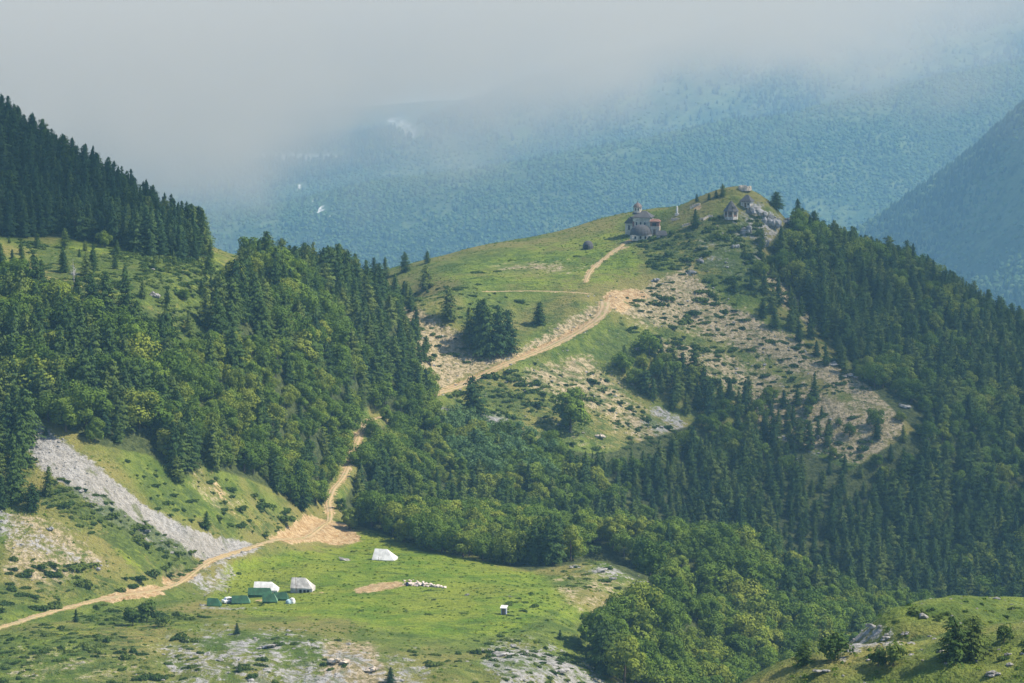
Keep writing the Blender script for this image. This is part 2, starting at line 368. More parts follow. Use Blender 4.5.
lay['dirt'] = np.maximum(lay['dirt'], np.clip(1 - tr_d / 1.6, 0, 1) * 0.7)
lay['wood'] *= np.clip((tr_d - 1) / 3, 0, 1) * (g.Y > 520)
ground = g.mesh('ground'); ground['kind'] = 'structure'
def put(me, name, a):
    x = me.attributes.new(name, 'FLOAT', 'POINT'); x.data.foreach_set('value', np.asarray(a, np.float32).ravel())
for k in lay: put(ground.data, k, lay[k])

def ground_mat():
    m = bpy.data.materials.new('mountain_ground'); t = NT(m); p = t.pos()
    big = t.noise(p, 0.035, 5, 0.6); med = t.noise(p, 0.16, 5, 0.62); fin = t.noise(p, 0.7, 5, 0.65); vf = t.noise(p, 2.2, 3, 0.6)
    tus = t.noise(t.mapv(p, (0.35, 0.9, 0.9), (0, 0, 0.3)), 0.55, 4, 0.65)
    A = {k: t.attr(k).outputs['Fac'] for k in lay}
    grass = t.mix(t.ss(med, 0.36, 0.62), (0.060, 0.096, 0.017), (0.128, 0.160, 0.030))
    grass = t.mix(t.ss(big, 0.4, 0.62), grass, (0.18, 0.162, 0.05))
    lushc = t.mix(t.ss(med, 0.38, 0.62), (0.090, 0.148, 0.015), (0.158, 0.204, 0.024))
    lushc = t.mix(t.math('MULTIPLY', t.ss(big, 0.45, 0.58), 0.6), lushc, (0.19, 0.21, 0.030))
    lushc = t.mix(t.math('MULTIPLY', t.ss(t.noise(t.mapv(p, (.5, 1.2, 1)), 0.09, 5, .7), .56, .66), 0.7), lushc, (0.055, 0.095, 0.014))
    e = t.math('ADD', t.math('MULTIPLY', t.math('SUBTRACT', med, 0.5), 1.0), t.math('MULTIPLY', t.math('SUBTRACT', fin, 0.5), 0.9))
    def msk(k, lo=0.38, hi=0.62, amp=1.0): return t.ss(t.math('ADD', A[k], t.math('MULTIPLY', e, amp)), lo, hi)
    col = t.mix(msk('lush', 0.35, 0.75), grass, lushc)
    col = t.mix(t.math('MULTIPLY', t.ss(tus, 0.53, 0.66), 0.6), col, (0.052, 0.078, 0.022))
    dryc = t.mix(t.ss(fin, 0.4, 0.6), (0.17, 0.145, 0.07), (0.36, 0.29, 0.18))
    col = t.mix(msk('dry', 0.38, 0.72, 1.1), col, dryc)
    stone = t.n('ShaderNodeTexVoronoi', feature='F1'); t.t.links.new(p, stone.inputs['Vector']); stone.inputs['Scale'].default_value = 0.9
    sc = t.mix(t.ss(fin, 0.36, 0.62), (0.18, 0.176, 0.168), (0.31, 0.30, 0.285))
    sc = t.mix(t.math('MULTIPLY', t.ss(big, 0.45, 0.6), 0.4), sc, (0.29, 0.255, 0.20))
    stk = t.noise(t.mapv(t.mapv(p, (1, 1, 1), (0, 0, 0.75)), (0.05, 0.32, 0.1)), 1.0, 4, 0.6)
    sc = t.mix(t.math('MULTIPLY', t.ss(stk, 0.52, 0.68), 0.5), sc, (0.15, 0.145, 0.12))
    sc = t.mix(t.math('MULTIPLY', t.ss(t.math('ADD', t.math('MULTIPLY', stk, 0.5), t.math('MULTIPLY', med, 0.5)), 0.55, 0.62), 0.75), sc, (0.10, 0.115, 0.04))
    col = t.mix(msk('scree', 0.4, 0.68, 1.5), col, sc)
    dc = t.mix(t.ss(fin, 0.36, 0.64), (0.29, 0.185, 0.085), (0.43, 0.32, 0.18))
    col = t.mix(msk('dirt', 0.38, 0.66, 1.3), col, dc)
    br = t.math('ADD', t.math('MULTIPLY', t.math('MULTIPLY', A['brush'], t.math('SUBTRACT', 1.0, t.math('MULTIPLY', A['dry'], 0.45))), 0.33), t.math('ADD', t.math('MULTIPLY', t.noise(t.mapv(p, (0.7, 1.5, 1)), 0.2, 4, 0.62), 0.75), t.math('MULTIPLY', fin, 0.25)))
    col = t.mix(t.math('MULTIPLY', t.ss(br, 0.66, 0.76), 0.85), col, t.mix(t.ss(fin, .4, .62), (0.036, 0.062, 0.016), (0.085, 0.115, 0.028)))
    col = t.mix(msk('wood', 0.4, 0.7, 0.6), col, t.mix(t.ss(fin, 0.35, 0.65), (0.030, 0.042, 0.015), (0.075, 0.09, 0.03)))
    col = t.mix(t.ss(vf, 0.3, 0.7), t.mix(1.0, col, (0.82, 0.82, 0.82), 'MULTIPLY'), t.mix(1.0, col, (1.15, 1.15, 1.15), 'MULTIPLY'))
    bump = t.math('ADD', t.math('MULTIPLY', fin, 0.8), t.math('ADD', t.math('MULTIPLY', tus, 0.9), t.math('MULTIPLY', vf, 0.3)))
    t.bsdf(col, 0.95, 0.08, bump, 1.1); return m
ground.data.materials.append(ground_mat())

def track_mat():
    m = bpy.data.materials.new('packed_dirt'); t = NT(m); p = t.pos()
    a = t.attr('across').outputs['Fac']; fin = t.noise(p, 0.9, 5, 0.65); med = t.noise(p, 0.15, 3)
    rut = t.math('ABSOLUTE', t.math('SUBTRACT', t.math('ABSOLUTE', a), 0.5))       # 0 in the wheel ruts
    f = t.ss(t.math('ADD', rut, t.math('MULTIPLY', t.math('SUBTRACT', fin, 0.5), 0.5)), 0.12, 0.38)
    dirt = t.mix(t.ss(med, 0.4, 0.6), (0.35, 0.265, 0.165), (0.40, 0.28, 0.15))
    edge = t.mix(t.ss(fin, 0.42, 0.6), (0.30, 0.22, 0.12), (0.20, 0.20, 0.07))
    t.bsdf(t.mix(f, dirt, edge), 0.95, 0.08, fin, 0.15); return m
tm = track_mat()
for nm, q, hw, cut in LINES:
    tn = np.gradient(q[:, :2], axis=0); tn /= np.linalg.norm(tn, axis=1, keepdims=True) + 1e-9
    nrm = np.stack([tn[:, 1], -tn[:, 0]], 1); vs_ = []; ac = []
    for i in range(len(q)):
        wv = hw * (1 + 0.25 * float(fbm(q[i, 0], q[i, 1], 9, 2, 3)))
        for k in range(-4, 5):
            x, y = q[i, :2] + nrm[i] * wv * k / 4
            vs_.append((x, y, float(g.h(x, y)) + (0.12 if abs(k) < 4 else -0.1) - 0.06 * (abs(k) == 2))); ac.append(k / 4)
    fs = [(i * 9 + k, i * 9 + k + 1, (i + 1) * 9 + k + 1, (i + 1) * 9 + k) for i in range(len(q) - 1) for k in range(8)]
    me = bpy.data.meshes.new(nm); me.from_pydata(vs_, [], fs); me.materials.append(tm); put(me, 'across', ac)
    for f_ in me.polygons: f_.use_smooth = True
    o = bpy.data.objects.new(nm, me); C.objects.link(o); o['kind'] = 'structure'

# ------------------------------------------------------------------ far mountains
FARCP = """
-300,330,6240 0,330,6240 200,330,6080 400,330,5920 600,330,5840 800,330,5760 1000,400,4000 1200,400,4000 1024,310,4160 940,260,4544 1024,240,4384 1100,300,4160
860,240,4800 890,228,4768 930,206,4720 975,174,4640 1024,140,4560 1100,92,4480 1180,20,4416
880,250,5280 1000,220,5280 1100,180,5280
375,255,6160 500,240,6112 700,215,6176 850,195,6240 1000,190,6240 300,270,6240 1150,190,6240
340,215,6432 375,190,6496 480,168,6592 600,150,6640 760,120,6752 900,92,6880 1024,66,6960 1150,40,7040
250,240,6400 100,260,6400
480,205,7250 600,192,7260 760,165,7300 900,135,7440 1024,105,7520
350,185,7520 300,205,7200 200,215,7360 100,220,7520 -100,230,7680
450,118,7920 560,86,8080 700,44,8240 850,8,8400 1024,0,8560 1150,-20,8640
400,130,8160 300,160,8080 250,160,8160 100,170,8320
700,60,8960 1024,5,9280 450,120,8960 300,140,8960 0,150,9280 -300,150,9280
"""
nearf = g
def far_fn(X, Y):
    z = tps(FARCP, 640.0, 0.001)(X, Y)
    z = z + (30 * fbm(X, Y, 700, 4, 21) + 15 * fbm(X, Y, 200, 3, 22)) * np.clip((Y - 4640) / 1400, .25, 1)
    q = np.clip((Y - 2600) / 1200, 0, 1); q = q * q * (3 - 2 * q)
    z = z * q + (1 - q) * (-560)
    s_ = np.clip((X + 1900) / 500, 0, 1)
    return np.clip(z, -1050, -18)
fg = Grid(-3800, 3800, 1250, 10400, 28, far_fn)
hills = fg.mesh('hills'); hills['kind'] = 'structure'
FARZ = [('pale', .5, 7, '384,116 398,114 412,120 426,136 418,142 398,138 386,130'), ('pale', 0.5, 4, '248,153 300,152 340,153 340,160 300,162 248,160'),
        ('pale', .7, 4, '304,196 318,204 332,216 326,220 312,212'), ('pale', 0.7, 3, '286,186 302,184 300,192 290,192'),
        ('pale', 0.55, 3, '607,106 640,117 640,120 606,109'), ('pale', 0.5, 3, '640,92 672,101 672,104 640,95'),
        ('open', 0.7, 30, '520,175 700,150 860,150 800,200 600,215'), ('open', 0.6, 20, '960,270 1040,230 1040,310 990,310')]
FU, FV = proj(fg.X, fg.Y, fg.Z); fl = {'pale': np.zeros(fg.Z.shape), 'open': np.zeros(fg.Z.shape)}
vis_far = np.zeros(fg.Z.shape, bool)
for k, s_, fe, poly in FARZ: fl[k] = np.maximum(fl[k], s_ * np.clip(pdist(FU, FV, P(poly)) / fe + .5, 0, 1))
for k in fl: put(hills.data, k, fl[k])
def hills_mat():
    m = bpy.data.materials.new('far_slopes'); t = NT(m); p = t.pos()
    a = t.noise(p, 0.012, 5, 0.65); b = t.noise(p, 0.08, 4, 0.6)
    c = t.mix(t.ss(a, 0.4, 0.62), (0.035, 0.062, 0.022), (0.10, 0.13, 0.045)); c = t.mix(t.ss(b, 0.5, 0.7), c, (0.03, 0.05, 0.02))
    c = t.mix(t.ss(t.math('ADD', t.attr('pale').outputs['Fac'], t.math('MULTIPLY', t.math('SUBTRACT', b, 0.5), 1.0)), 0.4, 0.6), c, (0.62, 0.60, 0.56))
    t.bsdf(c, 0.95, 0.05, b, 8.0); return m
hills.data.materials.append(hills_mat())

# ------------------------------------------------------------------ air
def volbox(name, x0, x1, y0, y1, z0, z1):
    vv = [(x, y, z) for x in (x0, x1) for y in (y0, y1) for z in (z0, z1)]
    ff = [(0, 1, 3, 2), (4, 6, 7, 5), (0, 4, 5, 1), (2, 3, 7, 6), (0, 2, 6, 4), (1, 5, 7, 3)]
    me = bpy.data.meshes.new(name); me.from_pydata(vv, [], ff); o = bpy.data.objects.new(name, me); C.objects.link(o); o['kind'] = 'stuff'; return o
hz = volbox('haze', -4200, 4200, -300, 10900, -1060, 40)
hz['label'] = 'thin blue haze filling the whole valley'; hz['category'] = 'haze'
hm = bpy.data.materials.new('haze_air'); t = NT(hm)
pv = t.n('ShaderNodeVolumePrincipled'); pv.inputs['Color'].default_value = (0.34, 0.68, 1.0, 1); pv.inputs['Density'].default_value = 0.000083
pv.inputs['Density Attribute'].default_value = ''; pv.inputs['Anisotropy'].default_value = 0.0
t.t.links.new(pv.outputs[0], t.out.inputs['Volume']); hz.data.materials.append(hm)
mb = volbox('low_cloud_bank', -2300, 2300, 1450, 6000, -900, 30)  # low cloud hanging inside the haze, before the far mountain
mb['label'] = 'grey low cloud bank sinking over the far mountain'; mb['category'] = 'mist'
mm = bpy.data.materials.new('shaded_cloud_vapour'); t = NT(mm); p = t.pos()
xyz = t.n('ShaderNodeSeparateXYZ', i0=p).outputs
yr = t.math('DIVIDE', xyz[1], 4560.0)
base = t.math('MULTIPLY', t.math('ADD', t.math('MULTIPLY', xyz[0], 0.245), -262.0), yr)
base = t.math('MAXIMUM', base, -372.0)
nz = t.noise(t.mapv(p, (1, 0.6, 1.6)), 0.0021, 4, 0.55, 0.3)
nw = t.noise(t.mapv(p, (1, 0.7, 1.5)), 0.0065, 3, 0.6, 0.6)
base = t.math('ADD', base, t.math('ADD', t.math('MULTIPLY', t.math('SUBTRACT', nz, 0.5), -420.0), t.math('MULTIPLY', t.math('SUBTRACT', nw, 0.5), -430.0)))
d = t.ss(t.math('SUBTRACT', xyz[2], base), -20.0, 130.0)
d = t.math('MULTIPLY', d, t.ss(xyz[1], 1460.0, 2300.0)); d = t.math('MULTIPLY', d, t.ss(xyz[1], 5950.0, 5500.0))
d = t.math('MULTIPLY', d, 0.0019)
vsn = t.n('ShaderNodeVolumePrincipled'); vsn.inputs['Density Attribute'].default_value = ''; vsn.inputs['Color'].default_value = (0.62, 0.585, 0.53, 1); t.t.links.new(d, vsn.inputs['Density'])  # dimmed and warmed: the cloud's shading is put into its colour
t.t.links.new(vsn.outputs[0], t.out.inputs['Volume']); mb.data.materials.append(mm)
# unseen clouds added above the frame to shade the ridges and church hill
def cloud(name, x, y, z, rx, ry, rz, dens, label):
    import bmesh
    bm = bmesh.new(); bmesh.ops.create_icosphere(bm, subdivisions=4, radius=1)
    for v in bm.verts:
        q = 1 + .28 * float(fbm(np.float64(v.co.x * 2 + x), np.float64(v.co.y * 2 + v.co.z + y), 1.0, 3, 4)); v.co = (x + v.co.x * rx * q, y + v.co.y * ry * q, z + v.co.z * rz * q)
    me = bpy.data.meshes.new(name); bm.to_mesh(me); bm.free(); o = bpy.data.objects.new(name, me); C.objects.link(o)
    o['kind'] = 'stuff'; o['label'] = label; o['category'] = 'cloud'
    m = bpy.data.materials.new('cloud_vapour'); t = NT(m); q = t.n('ShaderNodeVolumeScatter'); q.inputs['Color'].default_value = (1, 1, 1, 1); q.inputs['Density'].default_value = dens
    t.t.links.new(q.outputs[0], t.out.inputs['Volume']); me.materials.append(m)
def shade(name, gx, gy, gz, rx, ry, dens, label):
    tt = (360 - gz) / sd[2]; cloud(name, gx + sd[0] * tt, gy + sd[1] * tt, 360, rx, ry, 45, dens, label)
shade('cloud', 190, 1060, -130, 150, 190, .0065, 'unseen cloud added to shade the right-hand ridge')
shade('cloud', 40, 1090, -110, 150, 110, .0016, 'unseen thin cloud added to shade the church hill')
shade('cloud', -165, 900, -60, 90, 75, .014, 'unseen small cloud added to shade the upper left ridge')
# ------------------------------------------------------------------ foliage meshes
def card(V, Fc, Tn, c, n, up, ln, wd, tint, rs):
    """one small leafy spray: a bent four-sided face round c"""
    n = np.asarray(n, float); n /= np.linalg.norm(n) + 1e-9
    a = np.asarray(up, float) - n * np.dot(up, n); a /= np.linalg.norm(a) + 1e-9; b = np.cross(n, a)
    k = len(V); c = np.asarray(c, float)
    V += [tuple(c - a * ln * .5), tuple(c + b * wd * .5 - n * wd * .12), tuple(c + a * ln * .5), tuple(c - b * wd * .5 - n * wd * .12)]
    Fc += [(k, k + 1, k + 2, k + 3)]; Tn += [tint] * 4
def make(name, V, Fc, Tn, mat):
    me = bpy.data.meshes.new(name); me.from_pydata(V, [], Fc); me.materials.append(mat)
    if Tn is not None: put(me, 'tint', Tn)
    return me
def trunk_data(h, r, rs, limbs=4, lean=0.03):
    V = []; Fc = []; n = 7
    def tube(pts, rad):
        k0 = len(V)
        for (x, y, z), q in zip(pts, rad):
            for i in range(n): V.append((x + q * math.cos(2 * PI * i / n), y + q * math.sin(2 * PI * i / n), z))
        for j in range(len(pts) - 1):
            for i in range(n): Fc.append((k0 + j * n + i, k0 + j * n + (i + 1) % n, k0 + (j + 1) * n + (i + 1) % n, k0 + (j + 1) * n + i))
        Fc.append(tuple(k0 + (len(pts) - 1) * n + i for i in range(n)))
    lx, ly = rs.uniform(-lean, lean), rs.uniform(-lean, lean)
    ts = [-.06, 0, .15, .35, .55, .75, .92]
    tube([(lx * t_ * h, ly * t_ * h, t_ * h) for t_ in ts], [r * 1.4, r * 1.2, r, r * .8, r * .58, r * .36, r * .12])
    for i in range(limbs):
        t0 = rs.uniform(.25, .7); a = rs.uniform(0, 2 * PI); L = h * rs.uniform(.16, .3) * (1.1 - t0); q = r * (1 - t0) * .5
        tube([(lx * t0 * h + math.cos(a) * L * s_, ly * t0 * h + math.sin(a) * L * s_, t0 * h + L * s_ * rs.uniform(.5, .9)) for s_ in (0, .5, 1)], [q, q * .7, q * .25])
    return V, Fc
def conifer_data(rs, h=12.0, rad=2.5, bare=0.08, shape=0.8, levels=34, rough=0.3):
    V = []; Fc = []; Tn = []; gap = rs.uniform(0, 2 * PI)
    for l in range(levels):
        t_ = bare + (1 - bare) * (l + rs.uniform(-.8, .8)) / levels; t_ = min(max(t_, bare), .985)
        r0 = rad * ((1 - t_) ** shape) * (1 - .45 * math.exp(-(t_ - bare) * 9)) * (1 + rs.uniform(-rough, rough)) + .16
        nb = max(3, int(3.4 + 4.6 * (1 - t_))); a0 = rs.uniform(0, 2 * PI)
        for b in range(nb):
            a = a0 + 2 * PI * b / nb + rs.uniform(-.3, .3); L = r0 * rs.uniform(.7, 1.18) * (1 - .22 * (math.cos(a - gap) > .72) * rs.rand())
            el = -.28 + .9 * t_ + rs.uniform(-.15, .15); tint = rs.rand()
            ca, sa = math.cos(a), math.sin(a); steps = max(2, int(L / .42))
            for s_ in range(steps):
                q = (s_ + .75) / steps * L; zz = t_ * h + math.sin(el) * q - .05 * q * q + .12 * (q / L) ** 3
                for side in ((-1, 1) if s_ < steps - 1 else (0,)):
                    wv = .34 * (1 - q / L * .55) * L * .5 * side
                    c = (ca * q - sa * wv, sa * q + ca * wv, zz + rs.uniform(-.22, .22))
                    nn = (ca * .75 + rs.uniform(-.35, .35), sa * .75 + rs.uniform(-.35, .35), .6 + rs.uniform(-.25, .25))
                    card(V, Fc, Tn, c, nn, (ca - sa * side * .5, sa + ca * side * .5, -.1), rs.uniform(.6, 1.0), rs.uniform(.38, .62), min(1, max(0, tint + rs.uniform(-.25, .25))), rs)
    for i in range(5): card(V, Fc, Tn, (0, 0, h * (.955 + .012 * i)), (rs.uniform(-1, 1), rs.uniform(-1, 1), .2), (0, 0, 1), .75, .2, rs.rand(), rs)
    return V, Fc, Tn
def leafy_data(rs, h=10.0, rad=4.2, low=0.16, blobs=14, cards=190, size=.62):
    V = []; Fc = []; Tn = []
    zc = h * (low + (1 - low) * .5); rz = h * (1 - low) * .5
    for i in range(blobs):
        if i == 0: d = np.array([0, 0, .55])
        else:
            a = i * 2.39996 + rs.uniform(-.6, .6); z = 1 - 1.85 * (i / blobs) + rs.uniform(-.12, .12); z = max(-.92, min(1, z)); d = np.array([math.cos(a) * math.sqrt(1 - z * z), math.sin(a) * math.sqrt(1 - z * z), z])
        k = rs.uniform(.4, .8); br = rad * rs.uniform(.28, .56)
        bc = np.array([d[0] * rad * k, d[1] * rad * k, zc + d[2] * rz * (k + .05)]); tint = rs.uniform(.1, .9)
        for j in range(cards):
            q = rs.normal(size=3); q /= np.linalg.norm(q)
            if q[2] < -.55 and rs.rand() < .7: continue
            rr = br * rs.uniform(.72, 1.08)
            c = bc + q * rr * np.array([1, 1, .85])
            nn = q + rs.normal(size=3) * .28 + np.array([0, 0, .2])
            card(V, Fc, Tn, c, nn, rs.normal(size=3), size * rs.uniform(.7, 1.3), size * rs.uniform(.6, 1.0), min(1, max(0, tint + rs.uniform(-.3, .3))), rs)
    return V, Fc, Tn
def shrub_data(rs, rx=1.5, ry=1.0, h=.75, n=330):
    V = []; Fc = []; Tn = []; lob = [(rs.uniform(-.6, .6) * rx, rs.uniform(-.6, .6) * ry, rs.uniform(.5, 1)) for _ in range(5)]
    for i in range(n):
        lx, ly, ls = lob[rs.randint(5)]; q = rs.normal(size=3); q[2] = abs(q[2]); q /= np.linalg.norm(q); rr = rs.uniform(.7, 1.05)
        c = (lx + q[0] * rx * .6 * ls * rr, ly + q[1] * ry * .6 * ls * rr, q[2] * h * ls * rr - .05)
        card(V, Fc, Tn, c, q + rs.normal(size=3) * .4 + np.array([0, 0, .3]), rs.normal(size=3), rs.uniform(.3, .55), rs.uniform(.22, .4), rs.rand(), rs)
    return V, Fc, Tn
rs = np.random.RandomState(5)
KINDS = {}
def kind(name, n, crown_fn, trunk_fn, mat, far=None):
    out = []
    for i in range(n):
        cv = crown_fn(i); tv = trunk_fn(i) if trunk_fn else None
        cm = make(name + '_crown', *cv, M[mat]); tm_ = None; V, Fc, Tn = cv; V = list(V); Fc = list(Fc); nl = len(Fc); Tn = list(Tn)
        if tv:
            tm_ = make(name + '_trunk', *tv, None, M['bark']); k = len(V); V += tv[0]; Fc += [tuple(a + k for a in f) for f in tv[1]]; Tn += [.5] * len(tv[0])
        jm = make(name + '_whole', V, Fc, Tn, M[mat]); jm.materials.append(M['bark'])
        ix = np.zeros(len(Fc), np.int32); ix[nl:] = 1; jm.polygons.foreach_set('material_index', ix)
        out.append((cm, tm_, jm))
    KINDS[name] = out
PP = [(12, 3.9, .05, .62), (12, 3.5, .04, .7), (12, 4.3, .08, .5), (12, 3.7, .1, .55), (12, 4.1, .04, .75), (12, 4.6, .06, .45)]
kind('pine', 6, lambda i: conifer_data(rs, *PP[i]), lambda i: trunk_data(11.5, .24, rs, 3), 'pine')
SP = [(12, 3.2, .03, .8), (12, 2.8, .03, .85), (12, 3.6, .04, .75), (12, 3.0, .06, .65)]
kind('spruce', 4, lambda i: conifer_data(rs, *SP[i], rough=.32), lambda i: trunk_data(11.5, .2, rs, 2), 'pine_upper')
BP = [(10, 4.8, .03), (10, 4.2, .02), (10, 5.2, .05), (10, 3.8, .0), (10, 4.5, .02), (10, 5.0, .02)]
kind('beech', 6, lambda i: leafy_data(rs, *BP[i]), lambda i: trunk_data(8, .26, rs, 6), 'beech')
kind('willow', 3, lambda i: leafy_data(rs, 9, 3.6 + .3 * i, .06, 14, 80, .7), lambda i: trunk_data(7, .2, rs, 6), 'willow')
kind('shrub', 6, lambda i: shrub_data(rs, 1.3 + .2 * i, .9 + .1 * (i % 3), .6 + .12 * (i % 4)), None, 'shrub')
kind('round', 3, lambda i: leafy_data(rs, 3.2, 1.7 + .2 * i, .02, 9, 60, .5), lambda i: trunk_data(2.4, .1, rs, 4), 'shrub')

# ------------------------------------------------------------------ where trees stand
def inpoly(u, v, poly): return pdist(np.asarray(u, float), np.asarray(v, float), P(poly)) > 0
WOODS = [  # outline of where the trunks stand, spacing, height range, share of (pine, spruce, beech, willow), density
    ('left_mix', '180,360 260,340 330,400 350,450 325,510 290,505 250,478 210,460 170,420', 3.4, (5.5, 9.5), (.14, .0, .86, 0), .95),
    ('willows', '440,432 470,425 520,440 560,455 560,485 500,490 450,470', 3.8, (5.5, 9), (.0, 0, .2, .8), 1.0),
    ('patch', '618,362 650,352 690,372 712,400 690,425 650,395 620,378', 4.0, (7, 11.5), (.8, 0, .2, 0), 1.0),
    ('spur_wood', '690,410 720,395 760,400 800,400 830,420 815,455 780,470 740,460 690,440', 5.4, (5, 10), (.5, .05, .45, 0), .5),
    ('right_leafy', '870,388 900,350 960,380 1024,420 1024,520 960,500 920,450 915,405', 6.0, (7, 11), (.05, 0, .95, 0), .5),
    ('top', FOREST_TOP, 3.1, (7.5, 12.5), (0.25, .7, .05, 0), 1.0),
    ('bench', '0,238 60,240 160,256 215,262 300,275 240,262 222,300 200,345 140,345 90,335 50,302 0,268', 8.0, (3, 6.5), (.6, .1, .3, 0), .16),
    ('left', '-60,258 0,262 50,302 90,337 140,347 200,347 222,300 245,266 300,276 380,294 404,322 412,345 416,380 404,400 386,404 360,420 346,450 330,480 322,512 290,506 250,480 205,464 182,480 160,450 125,425 100,446 60,430 22,408 0,410 -60,420', 3.5, (6.5, 13), (.62, .06, .32, 0), 1.0),
    ('left_edge', '-60,425 0,418 24,425 34,470 30,505 0,515 -60,515', 4.6, (9, 14), (1, 0, 0, 0), .8),
    ('gully', '352,515 362,490 372,455 392,420 404,404 418,385 432,402 436,440 470,442 520,470 600,462 640,470 600,545 560,560 520,566 480,561 440,553 400,541 365,524', 3.6, (6, 11.5), (.36, .08, .56, 0), 1.0),
    ('midslope', '600,462 640,472 690,440 700,415 760,402 815,400 830,440 770,470 800,478 870,500 900,560 930,620 800,600 720,552 640,545 600,540', 3.8, (6.5, 12.5), (.58, .12, .3, 0), 1.0),
    ('spur_low', '830,420 870,425 915,418 930,440 920,480 870,500 830,480 810,455', 6.0, (4, 8), (.5, .0, .5, 0), .3),
    ('ravine', '758,240 775,262 772,290 800,312 835,345 870,388 842,378 800,352 765,325 745,290 752,262', 5.2, (5.5, 9), (.8, .1, .1, 0), .42),
    ('right', '797,232 830,250 900,268 960,296 1024,330 1100,366 1100,660 1000,640 930,625 870,500 920,470 932,440 915,400 872,386 838,344 802,302 776,272 784,254 800,240', 3.9, (7.5, 13), (.7, .07, .23, 0), 1.0),
    ('beeches', '528,566 545,545 580,538 640,542 720,556 780,572 840,592 930,626 1000,655 1010,690 860,700 700,720 640,700 600,678 588,655 606,632 636,618 660,592 645,574 605,558 560,566', 6.2, (8.5, 13.5), (.05, .02, .93, 0), 1.0),
    ('saddle', '390,292 404,300 418,320 428,352 420,372 412,345', 4.5, (6, 10), (.9, .1, 0, 0), .6),
]
trees = []   # kind, variant, x, y, z, height, turn, wood
def los_ok(x, y, z):
    """does the line from the camera to the point clear the ground"""
    t_ = np.linspace(.3, .985, 90); return np.all(g.h(x * t_, y * t_) < z * t_)
taken = {}
def free(x, y, d):
    i, j = int(x // 6), int(y // 6)
    for a in (-1, 0, 1):
        for b in (-1, 0, 1):
            for (px, py, pd) in taken.get((i + a, j + b), ()):
                if (px - x) ** 2 + (py - y) ** 2 < (min(d, pd)) ** 2: return False
    return True
def claim(x, y, d): taken.setdefault((int(x // 6), int(y // 6)), []).append((x, y, d))
def track_gap(x, y): return float(trg.h(x, y))
trg = Grid.__new__(Grid); trg.st = g.st; trg.gx = g.gx; trg.gy = g.gy; trg.Z = tr_d
